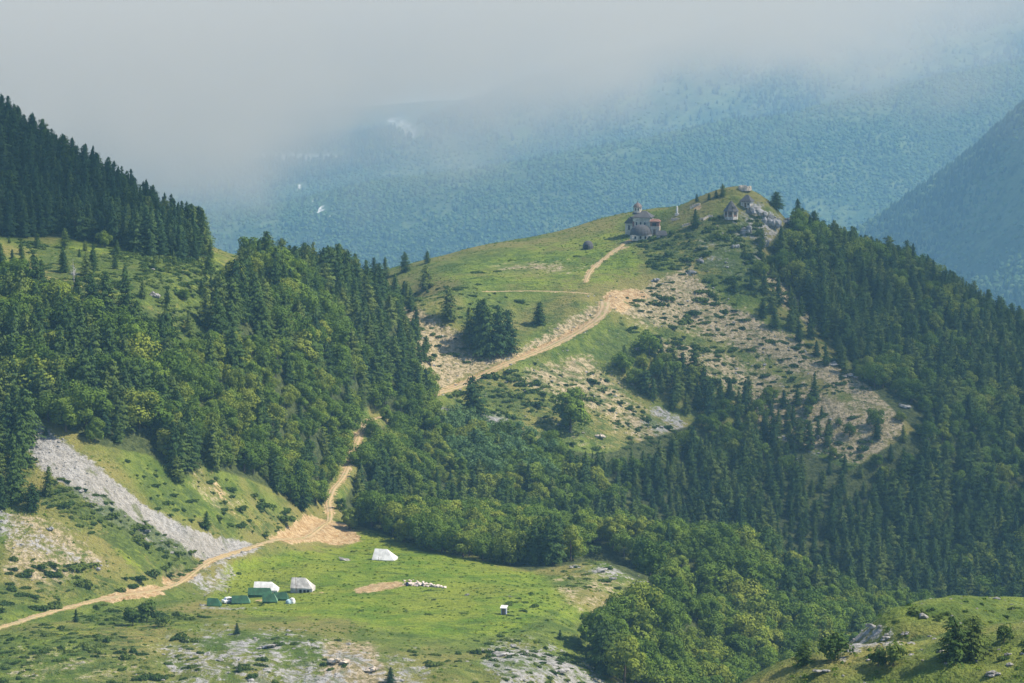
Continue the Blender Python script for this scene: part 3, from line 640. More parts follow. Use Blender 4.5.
LONE = [
    ('beech', 3, 349, 530, 24, 'round leafy tree on the bank at the lower bend of the winding track'),
    ('beech', 1, 341, 512, 16, 'small leafy tree on the right verge of the winding track'),
    ('beech', 2, 361, 470, 26, 'leafy tree leaning over the right edge of the upper winding track'),
    ('beech', 5, 372, 440, 22, 'leafy tree in front of the top bend of the winding track'),
    ('beech', 3, 386, 424, 20, 'leafy tree half hiding the end of the winding track'),  # trees one can point to: kind, variant, foot u, v, height in the picture, label
    ('pine', 5, 475, 423, 46, 'broad dark pine standing alone just below the bend of the dirt road'),
    ('pine', 1, 469, 344, 36, 'dark pine at the left end of the clump above the dirt road'),
    ('pine', 0, 478, 352, 52, 'tall dark pine in the left half of the clump above the dirt road'),
    ('pine', 4, 487, 357, 58, 'tallest dark pine in the middle of the clump above the dirt road'),
    ('pine', 3, 497, 357, 52, 'dark pine at the front of the clump above the dirt road'),
    ('pine', 5, 507, 352, 42, 'lower dark pine at the right end of the clump above the dirt road'),
    ('pine', 2, 484, 340, 40, 'dark pine at the back of the clump above the dirt road'),
    ('pine', 0, 449, 321, 34, 'single dark pine between the forest edge and the clump above the road'),
    ('pine', 1, 426, 289, 24, 'small dark pine at the left foot of the grassy hill'),
    ('pine', 0, 405, 272, 20, 'small pine on the grassy hill crest, rightmost of the skyline row'),
    ('spruce', 1, 385, 279, 22, 'slim pine on the left tip of the grassy hill skyline'),
    ('spruce', 0, 374, 281, 24, 'dark slim conifer where the forest meets the grassy hill skyline'),
    ('pine', 3, 427, 263, 12, 'tiny pine on the crest of the grassy hill'),
    ('pine', 5, 539, 325, 22, 'small round pine on the stony slope above the middle of the road'),
    ('beech', 3, 570, 432, 48, 'dull green leafy tree standing alone on the stony slope below the road'),
    ('pine', 1, 695, 227, 18, 'small dark pine on the hill between the church and the round stone hut'),
    ('pine', 0, 723, 196, 12, 'tallest of the tiny pines along the peak skyline'),
    ('pine', 4, 716, 198, 8, 'tiny dark pine second from the tallest on the peak skyline'),
    ('pine', 2, 709, 200, 7, 'tiny dark pine in the middle of the row on the peak skyline'),
    ('pine', 1, 697, 202, 8, 'tiny dark pine at the lower end of the row on the peak skyline'),
    ('pine', 5, 776, 209, 17, 'bushy dark pine on the skyline just right of the summit'),
    ('pine', 3, 745, 255, 8, 'tiny pine among the rocks below the round stone hut'),
    ('pine', 1, 772, 279, 15, 'dark pine at the edge of the steep rocks under the summit'),
    ('pine', 4, 735, 292, 13, 'small slim pine alone on the green slope below the summit rocks'),
    ('pine', 1, 206, 529, 18, 'small dark pine alone on the green slope beside the grey scree'),
    ('pine', 0, 178, 483, 26, 'pine standing in front of the forest edge above the grey scree'),
    ('pine', 3, 48, 498, 30, 'pine on the slope between the two grey scree runs'),
    ('pine', 2, 32, 512, 28, 'bushy pine at the left edge of the grey scree'),
    ('pine', 0, 118, 443, 28, 'small pine alone in the grass gap above the scree'),
    ('spruce', 2, 46, 436, 10, 'tiny conifer at the top of the grey scree'),
    ('round', 0, 133, 626, 20, 'larger of two dark round bushes by the lower track'),
    ('round', 1, 147, 622, 22, 'taller dark round bush beside the lower track'),
    ('round', 2, 162, 627, 12, 'small round bush right of the two dark bushes by the track'),
    ('spruce', 1, 76, 622, 14, 'small dark conifer in the scrub below the track fork'),
    ('spruce', 0, 237, 634, 12, 'tiny dark conifer at the rim of the rocky bank below the green tents'),
    ('spruce', 2, 390, 684, 18, 'small dark conifer on the stony bank at the bottom edge'),
    ('spruce', 2, 560, 641, 10, 'tiny dark conifer at the right rim of the meadow'),
    ('spruce', 3, 239, 672, 10, 'tiny dark conifer on the grey rocks at the bottom left'),
    ('pine', 5, 955, 660, 44, 'dark bushy pine in front of the grassy knoll, left of a pair'),
    ('pine', 5, 972, 659, 42, 'dark bushy pine in front of the grassy knoll, right of a pair'),
    ('round', 1, 1004, 643, 20, 'dark bush at the right end of the grassy knoll'),
    ('round', 0, 893, 668, 26, 'dark bush in the hollow between the two grassy knolls'),
    ('round', 1, 878, 668, 20, 'low dark bush left of the hollow between the two knolls'),
    ('round', 2, 835, 660, 26, 'dark bush at the left foot of the grassy knoll'),
    ('pine', 5, 803, 666, 26, 'dark pine beside the left foot of the knoll, in front of the beeches'),
    ('round', 0, 563, 556, 14, 'round leafy bush on the rocky rise at the edge of the beech wood'),
    ('round', 2, 594, 556, 11, 'small bush on top of the rocky rise by the beech wood'),
    ('pine', 0, 90, 318, 42, 'dark pine at the left of the sunny clearing on the forested slope'),
    ('pine', 2, 106, 318, 44, 'broad dark pine in front of the sunny clearing on the forested slope'),
    ('pine', 0, 126, 320, 48, 'tall dark pine in front of the sunny clearing on the forested slope'),
]
for kd, vi, u, v, hp, lab in LONE:
    x, y, z = hit(g, u, v); hh = hp * y / F
    trees.append([kd, vi, x, y, float(g.h(x, y)), hh, R.uniform(0, 6.28), lab]); claim(x, y, 3.5)
NLONE = len(trees)
for wn, poly, sp, (h0, h1), shares, dens in WOODS:
    p = np.array(P(poly)); mz = inb & (U0 > p[:, 0].min()) & (U0 < p[:, 0].max()) & (V0 > p[:, 1].min()) & (V0 < p[:, 1].max())
    ok = np.zeros(U0.shape, bool); ok[mz] = pdist(U0[mz], V0[mz], p) > 0
    jj, ii = np.nonzero(ok); o_ = RN.permutation(len(jj)); cum = np.cumsum(shares)
    for k in o_:
        x = g.X[jj[k], ii[k]] + RN.uniform(-.7, .7); y = g.Y[jj[k], ii[k]] + RN.uniform(-.7, .7)
        if track_gap(x, y) < 1.3 or y < 520: continue
        if RN.rand() > dens * np.clip(.97 + .9 * float(fbm(x, y, 30, 2, 31)), .3, 1): 
            claim(x, y, sp * .5) if RN.rand() < .12 else None
            continue
        d = sp * RN.uniform(.78, 1.15)
        if not free(x, y, d): continue
        claim(x, y, d); z = float(g.h(x, y))
        q = RN.rand() * .55 + .45 * np.clip(.5 + 1.5 * float(fbm(x, y, 38, 2, 41)), 0, 1)
        kd = ('pine', 'spruce', 'beech', 'willow')[int(np.searchsorted(cum, min(q, .999)))]
        hh = h0 + (h1 - h0) * np.clip(.5 + .9 * float(fbm(x, y, 22, 2, 51)) + RN.uniform(-.5, .5), -.25, 1.12)
        if kd in ('beech', 'willow'): hh *= .86
        if not los_ok(x, y, z + hh * .97): continue
        trees.append([kd, RN.randint(len(KINDS[kd])), x, y, z, hh, RN.uniform(0, 6.28), wn])

# ------------------------------------------------------------------ building the trees
def empty(name, loc, rz, label, cat, group=None):
    o = bpy.data.objects.new(name, None); C.objects.link(o); o.location = loc; o.rotation_euler = (0, 0, rz); o.empty_display_size = .1
    o['label'] = label; o['category'] = cat
    if group: o['group'] = group
    return o
def child(name, me, par):
    o = bpy.data.objects.new(name, me); C.objects.link(o); o.parent = par; return o
NAMES = {'pine': ('pine_tree', 'tree'), 'spruce': ('spruce_tree', 'tree'), 'beech': ('beech_tree', 'tree'), 'willow': ('pale_leafy_tree', 'tree'), 'round': ('round_bush', 'bush'), 'shrub': ('juniper_shrub', 'shrub')}
BASEH = {'pine': 12.0, 'spruce': 12.0, 'beech': 10.0, 'willow': 9.0, 'round': 3.2}
PROTO = {}
def plant(tr, label, group=None):
    kd, vi, x, y, z, hh, a, _ = tr; nm, cat = NAMES[kd]; s_ = hh / BASEH[kd]
    wide = 0.9 + 0.25 * ((vi * 37 + int(x * 10)) % 10) / 10
    if hh * F / y < 27 and kd in ('pine', 'spruce'): wide *= 1.4
    if 'broad' in label or 'bushy' in label: wide *= 1.25 if 'knoll' not in label else 1.5
    key = (kd, vi)
    if key not in PROTO:
        r = empty(nm, (x, y, z - .1), a, label, cat, group)
        child('crown', KINDS[kd][vi][0], r); child('trunk', KINDS[kd][vi][1], r); PROTO[key] = r
    else:
        src = PROTO[key]; r = src.copy(); C.objects.link(r); r.location = (x, y, z - .1); r.rotation_euler = (0, 0, a); r['label'] = label
        for ch in src.children:
            c = ch.copy(); C.objects.link(c); c.parent = r
        if group: r['group'] = group
        elif 'group' in r: del r['group']
    r.rotation_euler = (R.gauss(0, .035), R.gauss(0, .035), a); r.scale = (s_ * wide, s_ * wide, s_)
def scatter(name, pts, meshes, label, cat):
    """what nobody could count: one object, points carrying copies of a few plants"""
    co = bpy.data.collections.new(name + '_kinds')
    for i, me in enumerate(meshes):
        o = bpy.data.objects.new('%s_kind_%02d' % (name, i), me); co.objects.link(o)
    me = bpy.data.meshes.new(name); me.from_pydata([p[:3] for p in pts], [], [])
    put(me, 'rz', [p[3] for p in pts]); put(me, 'sz', [p[5] for p in pts]); put(me, 'sw', [p[4] for p in pts])
    x = me.attributes.new('idx', 'INT', 'POINT'); x.data.foreach_set('value', np.array([p[6] for p in pts], np.int32))
    o = bpy.data.objects.new(name, me); C.objects.link(o); o['kind'] = 'stuff'; o['label'] = label; o['category'] = cat
    ng = bpy.data.node_groups.new(name + '_scatter', 'GeometryNodeTree')
    ng.interface.new_socket('Geometry', in_out='INPUT', socket_type='NodeSocketGeometry'); ng.interface.new_socket('Geometry', in_out='OUTPUT', socket_type='NodeSocketGeometry')
    N = ng.nodes.new; L = ng.links.new
    gi = N('NodeGroupInput'); go = N('NodeGroupOutput'); ci = N('GeometryNodeCollectionInfo'); ci.inputs[0].default_value = co; ci.inputs[1].default_value = True; ci.inputs[2].default_value = True
    ip = N('GeometryNodeInstanceOnPoints')
    def at_(nm, ty):
        a = N('GeometryNodeInputNamedAttribute'); a.data_type = ty; a.inputs[0].default_value = nm
        return [s_ for s_ in a.outputs if s_.enabled and s_.name == 'Attribute'][0]
    cr = N('ShaderNodeCombineXYZ'); L(at_('rz', 'FLOAT'), cr.inputs[2])
    cs = N('ShaderNodeCombineXYZ'); w_ = at_('sw', 'FLOAT'); L(w_, cs.inputs[0]); L(w_, cs.inputs[1]); L(at_('sz', 'FLOAT'), cs.inputs[2])
    L(gi.outputs[0], ip.inputs['Points']); L(ci.outputs[0], ip.inputs['Instance']); ip.inputs['Pick Instance'].default_value = True
    L(at_('idx', 'INT'), ip.inputs['Instance Index']); L(cr.outputs[0], ip.inputs['Rotation']); L(cs.outputs[0], ip.inputs['Scale'])
    L(ip.outputs[0], go.inputs[0]); md = o.modifiers.new('scatter', 'NODES'); md.node_group = ng
    return o
WHERE = {'top': 'in the dark forest on the upper left ridge', 'bench': 'on the brushy shelf beneath the upper left forest',
  'left': 'in the big mixed forest above the grey scree', 'left_mix': 'in the leafy forest beside the winding track', 'left_edge': 'in the clump at the left of the grey scree top',
  'gully': 'in the gully wood between the winding track and the valley', 'willows': 'in the pale stand under the road bend', 'midslope': 'in the dark valley forest below the stony spur',
  'patch': 'in the dark clump on the open slope below the road end', 'spur_wood': 'in the wood on the face of the stony spur', 'spur_low': 'on the lower rocky tip of the stony spur',
  'ravine': 'in the ravine under the summit rocks', 'right': 'in the dark forest covering the right-hand ridge', 'right_leafy': 'in the leafy strip of the right-hand ridge forest',
  'beeches': 'in the sunlit beech wood beyond the meadow', 'saddle': 'at the forest edge beside the bare slope above the road'}
LOOK = {'pine': ('dark green pine', 'pines'), 'spruce': ('slim dark spruce', 'spruces'), 'beech': ('round leafy green tree', 'leafy trees'), 'willow': ('pale green feathery tree', 'pale trees')}
for t_ in trees[:NLONE]: plant(t_, t_[7])
rest = {k: [] for k in ('pine', 'spruce', 'beech', 'willow')}
for t_ in trees[NLONE:]:
    vis = los_ok(t_[2], t_[3], t_[4] + t_[5] * .6); u, v = proj(t_[2], t_[3], t_[4])
    inn = -5 < u < 1029 and v < 705
    rest[t_[0]].append((t_[5] * F / t_[3] * (1 if vis else .45) * (1 if inn else .01), t_))
LIM = {'pine': 258, 'spruce': 280, 'beech': 295, 'willow': 300}
for kd, ls in rest.items():
    ls.sort(key=lambda q: -q[0]); k = LIM[kd]
    hs = sorted(q[1][5] for q in ls[:k]); m_ = hs[len(hs) // 2] if hs else 0
    for _, t_ in ls[:k]:
        sz = 'taller' if t_[5] > m_ else 'shorter'
        plant(t_, '%s %s %s' % (sz, LOOK[kd][0], WHERE[t_[7]]), '%s %s %s' % (sz, LOOK[kd][1], WHERE[t_[7]]))
    more = [t_ for _, t_ in ls[k:]]
    if more:
        pts = [(t_[2], t_[3], t_[4] - .1, t_[6], t_[5] / BASEH[kd] * R.uniform(.9, 1.15), t_[5] / BASEH[kd], t_[1]) for t_ in more]
        nm = {'pine': 'pine_forest', 'spruce': 'spruce_forest', 'beech': 'beech_forest', 'willow': 'leafy_forest'}[kd]
        scatter(nm, pts, [q[2] for q in KINDS[kd]], {'pine': 'deep green pine forest on the far slopes', 'spruce': 'dense dark spruce forest on the ridges', 'beech': 'leafy broadleaf forest filling the slopes', 'willow': 'pale leafy wood'}[kd], 'forest')

# dead trees
def dead_tree(u, v, hp, red, label):
    x, y, z = hit(g, u, v); h = hp * y / F; r = empty('dead_tree', (x, y, z - .1), 1.0, label, 'tree')
    rs2 = np.random.RandomState(int(u)); V, Fc = trunk_data(h, h * .022, rs2, 46 if not red else 12)
    child('trunk', make('dead_trunk', V, Fc, None, M['deadwood']), r)
    if red:
        cv = conifer_data(rs2, h, h * .13, .1, .9, 20); child('crown', make('dead_crown', *cv, M['pine_brown']), r)
dead_tree(74, 283, 26, False, 'bare grey dead tree standing at the left of the sunny clearing')
dead_tree(970, 374, 34, True, 'reddish brown dead conifer in the dark forest of the right-hand ridge')

# ------------------------------------------------------------------ junipers
sh = []
for poly, sp, fill, (s0, s1), wh in SCRUB:
    p = np.array(P(poly)); mz = inb & (U0 > p[:, 0].min()) & (U0 < p[:, 0].max()) & (V0 > p[:, 1].min()) & (V0 < p[:, 1].max())
    ok = np.zeros(U0.shape, bool); ok[mz] = pdist(U0[mz], V0[mz], p) > 0
    jj, ii = np.nonzero(ok); tk = {}
    for k in RN.permutation(len(jj)):
        x = g.X[jj[k], ii[k]] + RN.uniform(-.7, .7); y = g.Y[jj[k], ii[k]] + RN.uniform(-.7, .7)
        if track_gap(x, y) < .8 or RN.rand() > fill or float(fbm(x, y, 16, 2, 61)) < .02 - .5 * (fill - .4): continue
        i, j = int(x // sp), int(y // sp)
        if any((a - x) ** 2 + (b - y) ** 2 < (sp * .64) ** 2 for di in (-1, 0, 1) for dj in (-1, 0, 1) for a, b in tk.get((i + di, j + dj), ())): continue
        tk.setdefault((i, j), []).append((x, y))
        s_ = RN.uniform(s0, s1) * (.42 + 1.35 * RN.beta(1.1, 2.4)); z = float(g.h(x, y))
        if not los_ok(x, y, z + s_): continue
        sh.append((s_ * F / y, x, y, z - .08, RN.choice([0, PI]) + RN.uniform(-.7, .7), s_ * RN.uniform(.85, 1.25), s_ * RN.uniform(.85, 1.3), RN.randint(6), wh))
print('shrubs', len(sh))
sh.sort(key=lambda q: -q[0]); SHP = {}
for q in sh[:285]:
    _, x, y, z, a, sw, sz, vi, wh = q
    if vi not in SHP: o = bpy.data.objects.new('juniper_shrub', KINDS['shrub'][vi][0]); SHP[vi] = o
    else: o = SHP[vi].copy()
    C.objects.link(o); o.location = (x, y, z); o.rotation_euler = (0, 0, a); o.scale = (sw, sw, sz)
    wd = 'wide' if sw > 1.5 else 'small'
    o['label'] = '%s dark juniper shrub %s' % (wd, wh); o['category'] = 'shrub'; o['group'] = '%s junipers %s' % (wd, wh)
scatter('juniper_scrub', [(q[1], q[2], q[3], q[4], q[5], q[6], q[7]) for q in sh[285:]], [k[2] for k in KINDS['shrub']], 'low dark juniper scrub dotted over the open slopes', 'scrub')

# ------------------------------------------------------------------ stones lying about
def rock_mesh(rs, flat=.6, n=2):
    import bmesh
    bm = bmesh.new(); bmesh.ops.create_icosphere(bm, subdivisions=n, radius=1)
    pl = [(rs.normal(size=3), rs.uniform(.55, .9)) for _ in range(9)]
    for v in bm.verts:
        c = np.array(v.co)
        for nn, d in pl:
            nn = nn / np.linalg.norm(nn); q = c @ nn
            if q > d: c = c - nn * (q - d)
        c = c * (1 + rs.uniform(-.05, .05)); v.co = (c[0], c[1], c[2] * flat)
    me = bpy.data.meshes.new('rock'); bm.to_mesh(me); bm.free(); me.materials.append(M['rock']); return me
RK = [rock_mesh(np.random.RandomState(40 + i), .5 + .08 * (i % 4)) for i in range(6)]
rp = []
U1, V1 = U0, V0
bank = (track_field(g.X, g.Y, LINES[0][1])[0] < 7) * .6
ZS = np.maximum(np.maximum(np.maximum(lay['scree'] * .8, rg * .35), lay['dry'] * .36), bank); mk = inb & (ZS > .2) & (U0 > -20) & (U0 < 1044) & (V0 < 700)
jj, ii = np.nonzero(mk)
for k in RN.permutation(len(jj))[:40000]:
    y = g.Y[jj[k], ii[k]]
    if RN.rand() > ZS[jj[k], ii[k]] * .42: continue
    x = g.X[jj[k], ii[k]] + RN.uniform(-.7, .7); y += RN.uniform(-.7, .7)
    if track_gap(x, y) < .3: continue
    s_ = min(1.1, .16 + .16 * RN.exponential()); rp.append((x, y, float(g.h(x, y)), RN.uniform(0, 6.3), s_, s_ * RN.uniform(.7, 1.2), RN.randint(6)))
print('stones', len(rp))
scatter('scree_stones', rp, RK, 'loose pale stones strewn over the scree and bare slopes', 'stones')
OUT = [  # outcrops and boulders: u, v, width px, height px, label
    (757, 216, 22, 18, 'pale rock outcrop right below the grey gabled hut'), (771, 226, 20, 20, 'steep pale rock face under the summit huts'),
    (748, 234, 15, 13, 'grey rock outcrop below the round stone hut'), (763, 246, 12, 18, 'narrow pale rock on the edge of the ravine wood'),
    (722, 236, 12, 6, 'flat grey rock outcrop left of the summit cliff'), (735, 248, 9, 8, 'grey boulder on the slope below the round stone hut'),
    (787, 224, 12, 10, 'brown rock on the ridge line right of the summit'), (810, 243, 26, 12, 'pale rock slab among the trees of the right ridge'),
    (700, 262, 9, 7, 'pale boulder on the crest of the stony spur'), (690, 275, 11, 7, 'grey outcrop at the head of the stony spur'),
    (655, 282, 10, 5, 'low outcrop on the slope above the road end'), (832, 365, 14, 6, 'grey slab on the middle of the stony spur'),
    (850, 378, 16, 6, 'pale slab towards the lower end of the stony spur'), (905, 408, 14, 6, 'white rock at the tip of the stony spur'),
    (925, 441, 11, 7, 'white boulder in the trees below the tip of the spur'), (800, 430, 12, 5, 'low outcrop among trees on the spur face'),
    (600, 437, 12, 6, 'tan rock on the slope above the gully wood'), (676, 452, 12, 6, 'tan rock showing through the wood under the spur'),
    (848, 640, 26, 14, 'steep grey rock face at the left end of the grassy knoll'), (872, 628, 18, 7, 'grey outcrop on top of the grassy knoll'),
    (886, 640, 14, 7, 'pale rock in the grass of the knoll face'), (905, 634, 9, 4, 'small pale rock on the knoll face'),
    (1008, 655, 8, 4, 'small white rock on the right-hand knoll'), (992, 676, 20, 8, 'grey outcrop at the foot of the right-hand knoll'),
    (822, 674, 20, 5, 'flat grey rock on the front knoll'), (598, 572, 18, 6, 'grey outcrop on the rocky rise by the beeches'),
    (612, 579, 10, 4, 'flat rock on the middle of the rocky rise'), (640, 584, 16, 6, 'pale rock at the right end of the rocky rise'),
    (575, 568, 14, 4, 'low grey rock at the left end of the rocky rise'), (500, 655, 30, 5, 'long low rock on the pale bank at the meadow rim'),
    (560, 672, 24, 7, 'broad pale rock on the stony bank at the bottom'), (265, 648, 26, 5, 'low grey rock on the bank below the green tents'),
    (340, 664, 22, 10, 'tan rock on the bank at the bottom edge'), (372, 672, 20, 9, 'reddish rock on the bank at the bottom edge'),
    (50, 531, 9, 6, 'grey boulder beside the left scree run'), (155, 298, 11, 9, 'pale rock in the sunny clearing on the forested slope'),
    (150, 271, 10, 5, 'white rock at the top of the sunny clearing'), (820, 440, 9, 6, 'grey rock in the wood of the spur'),
    (345, 560, 16, 3, 'low brown rock in the grass behind the white tents'), (203, 606, 9, 3, 'flat grey slab at the left end of the green tents'),
    (420, 585, 6, 3, 'small stone below the long heap on the meadow'), (467, 596, 6, 3, 'small white stone on the open meadow'), (510, 597, 5, 2, 'small pale stone behind the little hut')]
def MBits(r2):
    """a broken ledge: angular blocks of one outcrop leaning into each other"""
    V = []; Fc = []
    for j in range(11):
        q = rock_mesh(r2, r2.uniform(.7, 1.1), 1); s_ = r2.uniform(.28, .5); dx = r2.uniform(-.75, .75); dy = r2.uniform(-.6, .5); h_ = r2.uniform(-.2, .55) * (1 - abs(dx))
        ex, ey, ez = r2.uniform(.8, 1.5), r2.uniform(.7, 1.2), r2.uniform(.7, 1.5); k = len(V)
        V += [(c.co.x * s_ * ex + dx, c.co.y * s_ * ey + dy, c.co.z * s_ * ez + h_) for c in q.vertices]; Fc += [tuple(a + k for a in p.vertices) for p in q.polygons]; bpy.data.meshes.remove(q)
    return V, Fc
for i, (u, v, wp, hp, lab) in enumerate(OUT):
    x, y, z = hit(g, u, v); k = y / F; r2 = np.random.RandomState(100 + i)
    bits = MBits(r2); me = bpy.data.meshes.new('rock'); me.from_pydata(bits[0], [], bits[1]); me.materials.append(M['rock'])
    if 'tan' in lab or 'reddish' in lab: me.materials[0] = M['rock_tan']
    o = bpy.data.objects.new('boulder' if hp < 8 else 'rock_outcrop', me); C.objects.link(o)
    o.location = (x, y, z + hp * k * .12); o.scale = (wp * k * .5, wp * k * .38, hp * k * .62); o.rotation_euler = (r2.uniform(-.2, .2), r2.uniform(-.2, .2), r2.uniform(-.4, .4))
    o['label'] = lab; o['category'] = 'rock'

# ------------------------------------------------------------------ forest on the far mountains
def blob(rs, spiky):
    import bmesh
    bm = bmesh.new(); bmesh.ops.create_icosphere(bm, subdivisions=2, radius=1)
    for v in bm.verts:
        q = 1 + rs.uniform(-.28, .28); z = (v.co.z + 1) / 2
        tap = (1.25 - z) if spiky else (1 - .25 * z)
        v.co = (v.co.x * q * tap, v.co.y * q * tap, z * (2.2 if spiky else 1.5) * (1 + rs.uniform(-.1, .1)))
    me = bpy.data.meshes.new('far_crown'); bm.to_mesh(me); bm.free(); return me
def far_kind(mat, spiky):
    o = []
    for i in range(5):
        me = blob(np.random.RandomState(70 + i), spiky); me.materials.append(M[mat]); put(me, 'tint', np.random.RandomState(i).rand(len(me.vertices))); o.append(me)
    return o
fpts = []; dpts = []
def flos(X, Y, Z):
    ok = np.ones(X.shape, bool)
    for t_ in np.linspace(.35, .992, 120):
        q = Z * t_; m = (Y * t_ > 1250); ok &= ~(m & (fg.h(X * t_, Y * t_) > q + 2)); m2 = Y * t_ < 1390; ok &= ~(m2 & (g.h(X * t_, Y * t_) > q + 4) & (np.abs(X * t_) < 420))
    return ok
for (x0, x1, y0, y1, sp) in ((-1700, 1600, 5900, 7700, 8.2), (-1500, 2000, 7700, 9400, 13), (400, 1300, 3900, 5000, 8.5)):
    ax = np.arange(x0, x1, sp); ay = np.arange(y0, y1, sp); X, Y = np.meshgrid(ax, ay); X = (X + RN.uniform(-.5, .5, X.shape) * sp).ravel(); Y = (Y + RN.uniform(-.5, .5, Y.shape) * sp).ravel()
    Z = fg.h(X, Y); u, v = proj(X, Y, Z); k = (u > -30) & (u < 1054) & (v > -10) & (v < 345); X, Y, Z = X[k], Y[k], Z[k]
    k = flos(X, Y, Z + 8); X, Y, Z = X[k], Y[k], Z[k]
    bare = np.zeros(X.shape); u, v = proj(X, Y, Z)
    j = np.clip(((Y - fg.gy[0]) / fg.st).astype(int), 0, fl['pale'].shape[0] - 1); i = np.clip(((X - fg.gx[0]) / fg.st).astype(int), 0, fl['pale'].shape[1] - 1)
    cl = fbm(X, Y, 240, 3, 77)
    for a in range(len(X)):
        if fl['pale'][j[a], i[a]] > .3 or (cl[a] > .22 and RN.rand() < .7): continue
        s_ = RN.uniform(.6, 1.6) * 3.7 * (1.25 if y0 > 7000 else 1)
        dark = (y0 < 4500 and cl[a] < .05 and RN.rand() < .7) or RN.rand() < (.55 if y0 > 7000 else .1)  # extra dark crowns on the rear ridge paint its cloud shade
        (dpts if dark else fpts).append((X[a], Y[a], Z[a] - 1, RN.uniform(0, 6.3), s_ * (.8 if dark else 1), s_ * (1.3 if dark else 1), RN.randint(5)))
print('far', len(fpts), len(dpts))
scatter('far_leafy_forest', fpts, far_kind('farleaf', False), 'blue green woods covering the far mountainside', 'forest')
scatter('far_conifer_shade_forest', dpts, far_kind('fardark', True), 'dark woods on the far right slope, with shade painted as dark crowns behind', 'forest')

# ------------------------------------------------------------------ tufts of grass
def tuft(rs, n=26):
    V = []; Fc = []; Tn = []
    for i in range(n):
        a = rs.uniform(0, 6.3); q = rs.uniform(0, .55); c = (math.cos(a) * q, math.sin(a) * q, rs.uniform(.05, .2))
        card(V, Fc, Tn, c, (math.cos(a), math.sin(a), rs.uniform(.2, 1.2)), (0, 0, 1), rs.uniform(.3, .6), rs.uniform(.12, .3), rs.rand(), rs)
    return make('tuft', V, Fc, Tn, M['grass'])
TF = [tuft(np.random.RandomState(300 + i)) for i in range(5)]
tp = []; GD = inb & (lay['wood'] < .3) & (lay['scree'] < .45) & (lay['dirt'] < .3) & (U0 > -10) & (U0 < 1034) & (V0 < 695) & (tr_d > .5)
jj, ii = np.nonzero(GD)
for k in RN.permutation(len(jj)):
    x = g.X[jj[k], ii[k]] + RN.uniform(-.75, .75); y = g.Y[jj[k], ii[k]] + RN.uniform(-.75, .75)
    if RN.rand() > .42 * np.clip(.6 + 1.5 * float(fbm(x, y, 14, 3, 91)), .1, 1): continue
    s_ = RN.uniform(.5, 1.15); tp.append((x, y, float(g.h(x, y)) - .03, RN.uniform(0, 6.3), s_, s_ * RN.uniform(.5, 1.0), RN.randint(5)))
scatter('grass', tp, TF, 'coarse grass tufts growing over the meadow and the open slopes', 'grass')
# ------------------------------------------------------------------ buildings, tents and other made things
M['whitewall'] = simple('pale_plaster', (0.55, 0.50, 0.41), 0.35, 1.2, rough=.9)
M['stonewall'] = simple('stone_masonry', (0.46, 0.42, 0.36), 0.4, 1.6, bump=.08)
M['slate'] = simple('grey_slate', (0.082, 0.080, 0.080), 0.35, 2.2, rough=.75, spec=.2, stretch=(1, 1, 3), bump=.05)
M['dome'] = simple('dark_dome', (0.13, 0.10, 0.085), 0.3, 2, rough=.6, spec=.3)
M['brick'] = simple('red_brick', (0.24, 0.125, 0.09), 0.35, 3.0, stretch=(1, 1, 3))
M['dark'] = simple('dark_opening', (0.03, 0.028, 0.026), 0.3, 2)
M['glass'] = simple('window_glass', (0.04, 0.05, 0.06), 0.3, 1, rough=.15, spec=.5)
M['timber'] = simple('weathered_timber', (0.17, 0.115, 0.075), 0.4, 3, stretch=(1, 1, .2))
M['green'] = simple('green_canvas', (0.028, 0.088, 0.042), 0.35, 0.8, rough=.75, spec=.25, bump=.12)
M['green_sunlit'] = simple('sunlit_green_canvas', (0.13, 0.24, 0.14), 0.25, 0.8, rough=.75, bump=.1)  # same canvas with sunlight painted in, for the tents' right ends
M['white'] = simple('white_canvas', (0.60, 0.585, 0.55), 0.22, 0.9, rough=.8, bump=.12)
M['greycanvas'] = simple('dirty_white_canvas', (0.46, 0.43, 0.39), 0.35, 0.9, rough=.85, bump=.18)
M['carwhite'] = simple('white_paint', (0.72, 0.73, 0.74), 0.06, 1, rough=.3, spec=.5, bump=0)
M['rubber'] = simple('black_rubber', (0.025, 0.025, 0.026), 0.2, 5)
M['bluegrey'] = simple('blue_grey_boards', (0.27, 0.29, 0.36), 0.25, 3, stretch=(4, 4, .3))
M['navy'] = simple('navy_plastic', (0.02, 0.025, 0.09), 0.2, 2, rough=.4, spec=.4)
M['bluetarp'] = simple('pale_blue_tarp', (0.36, 0.48, 0.52), 0.25, 1.2, bump=.15)
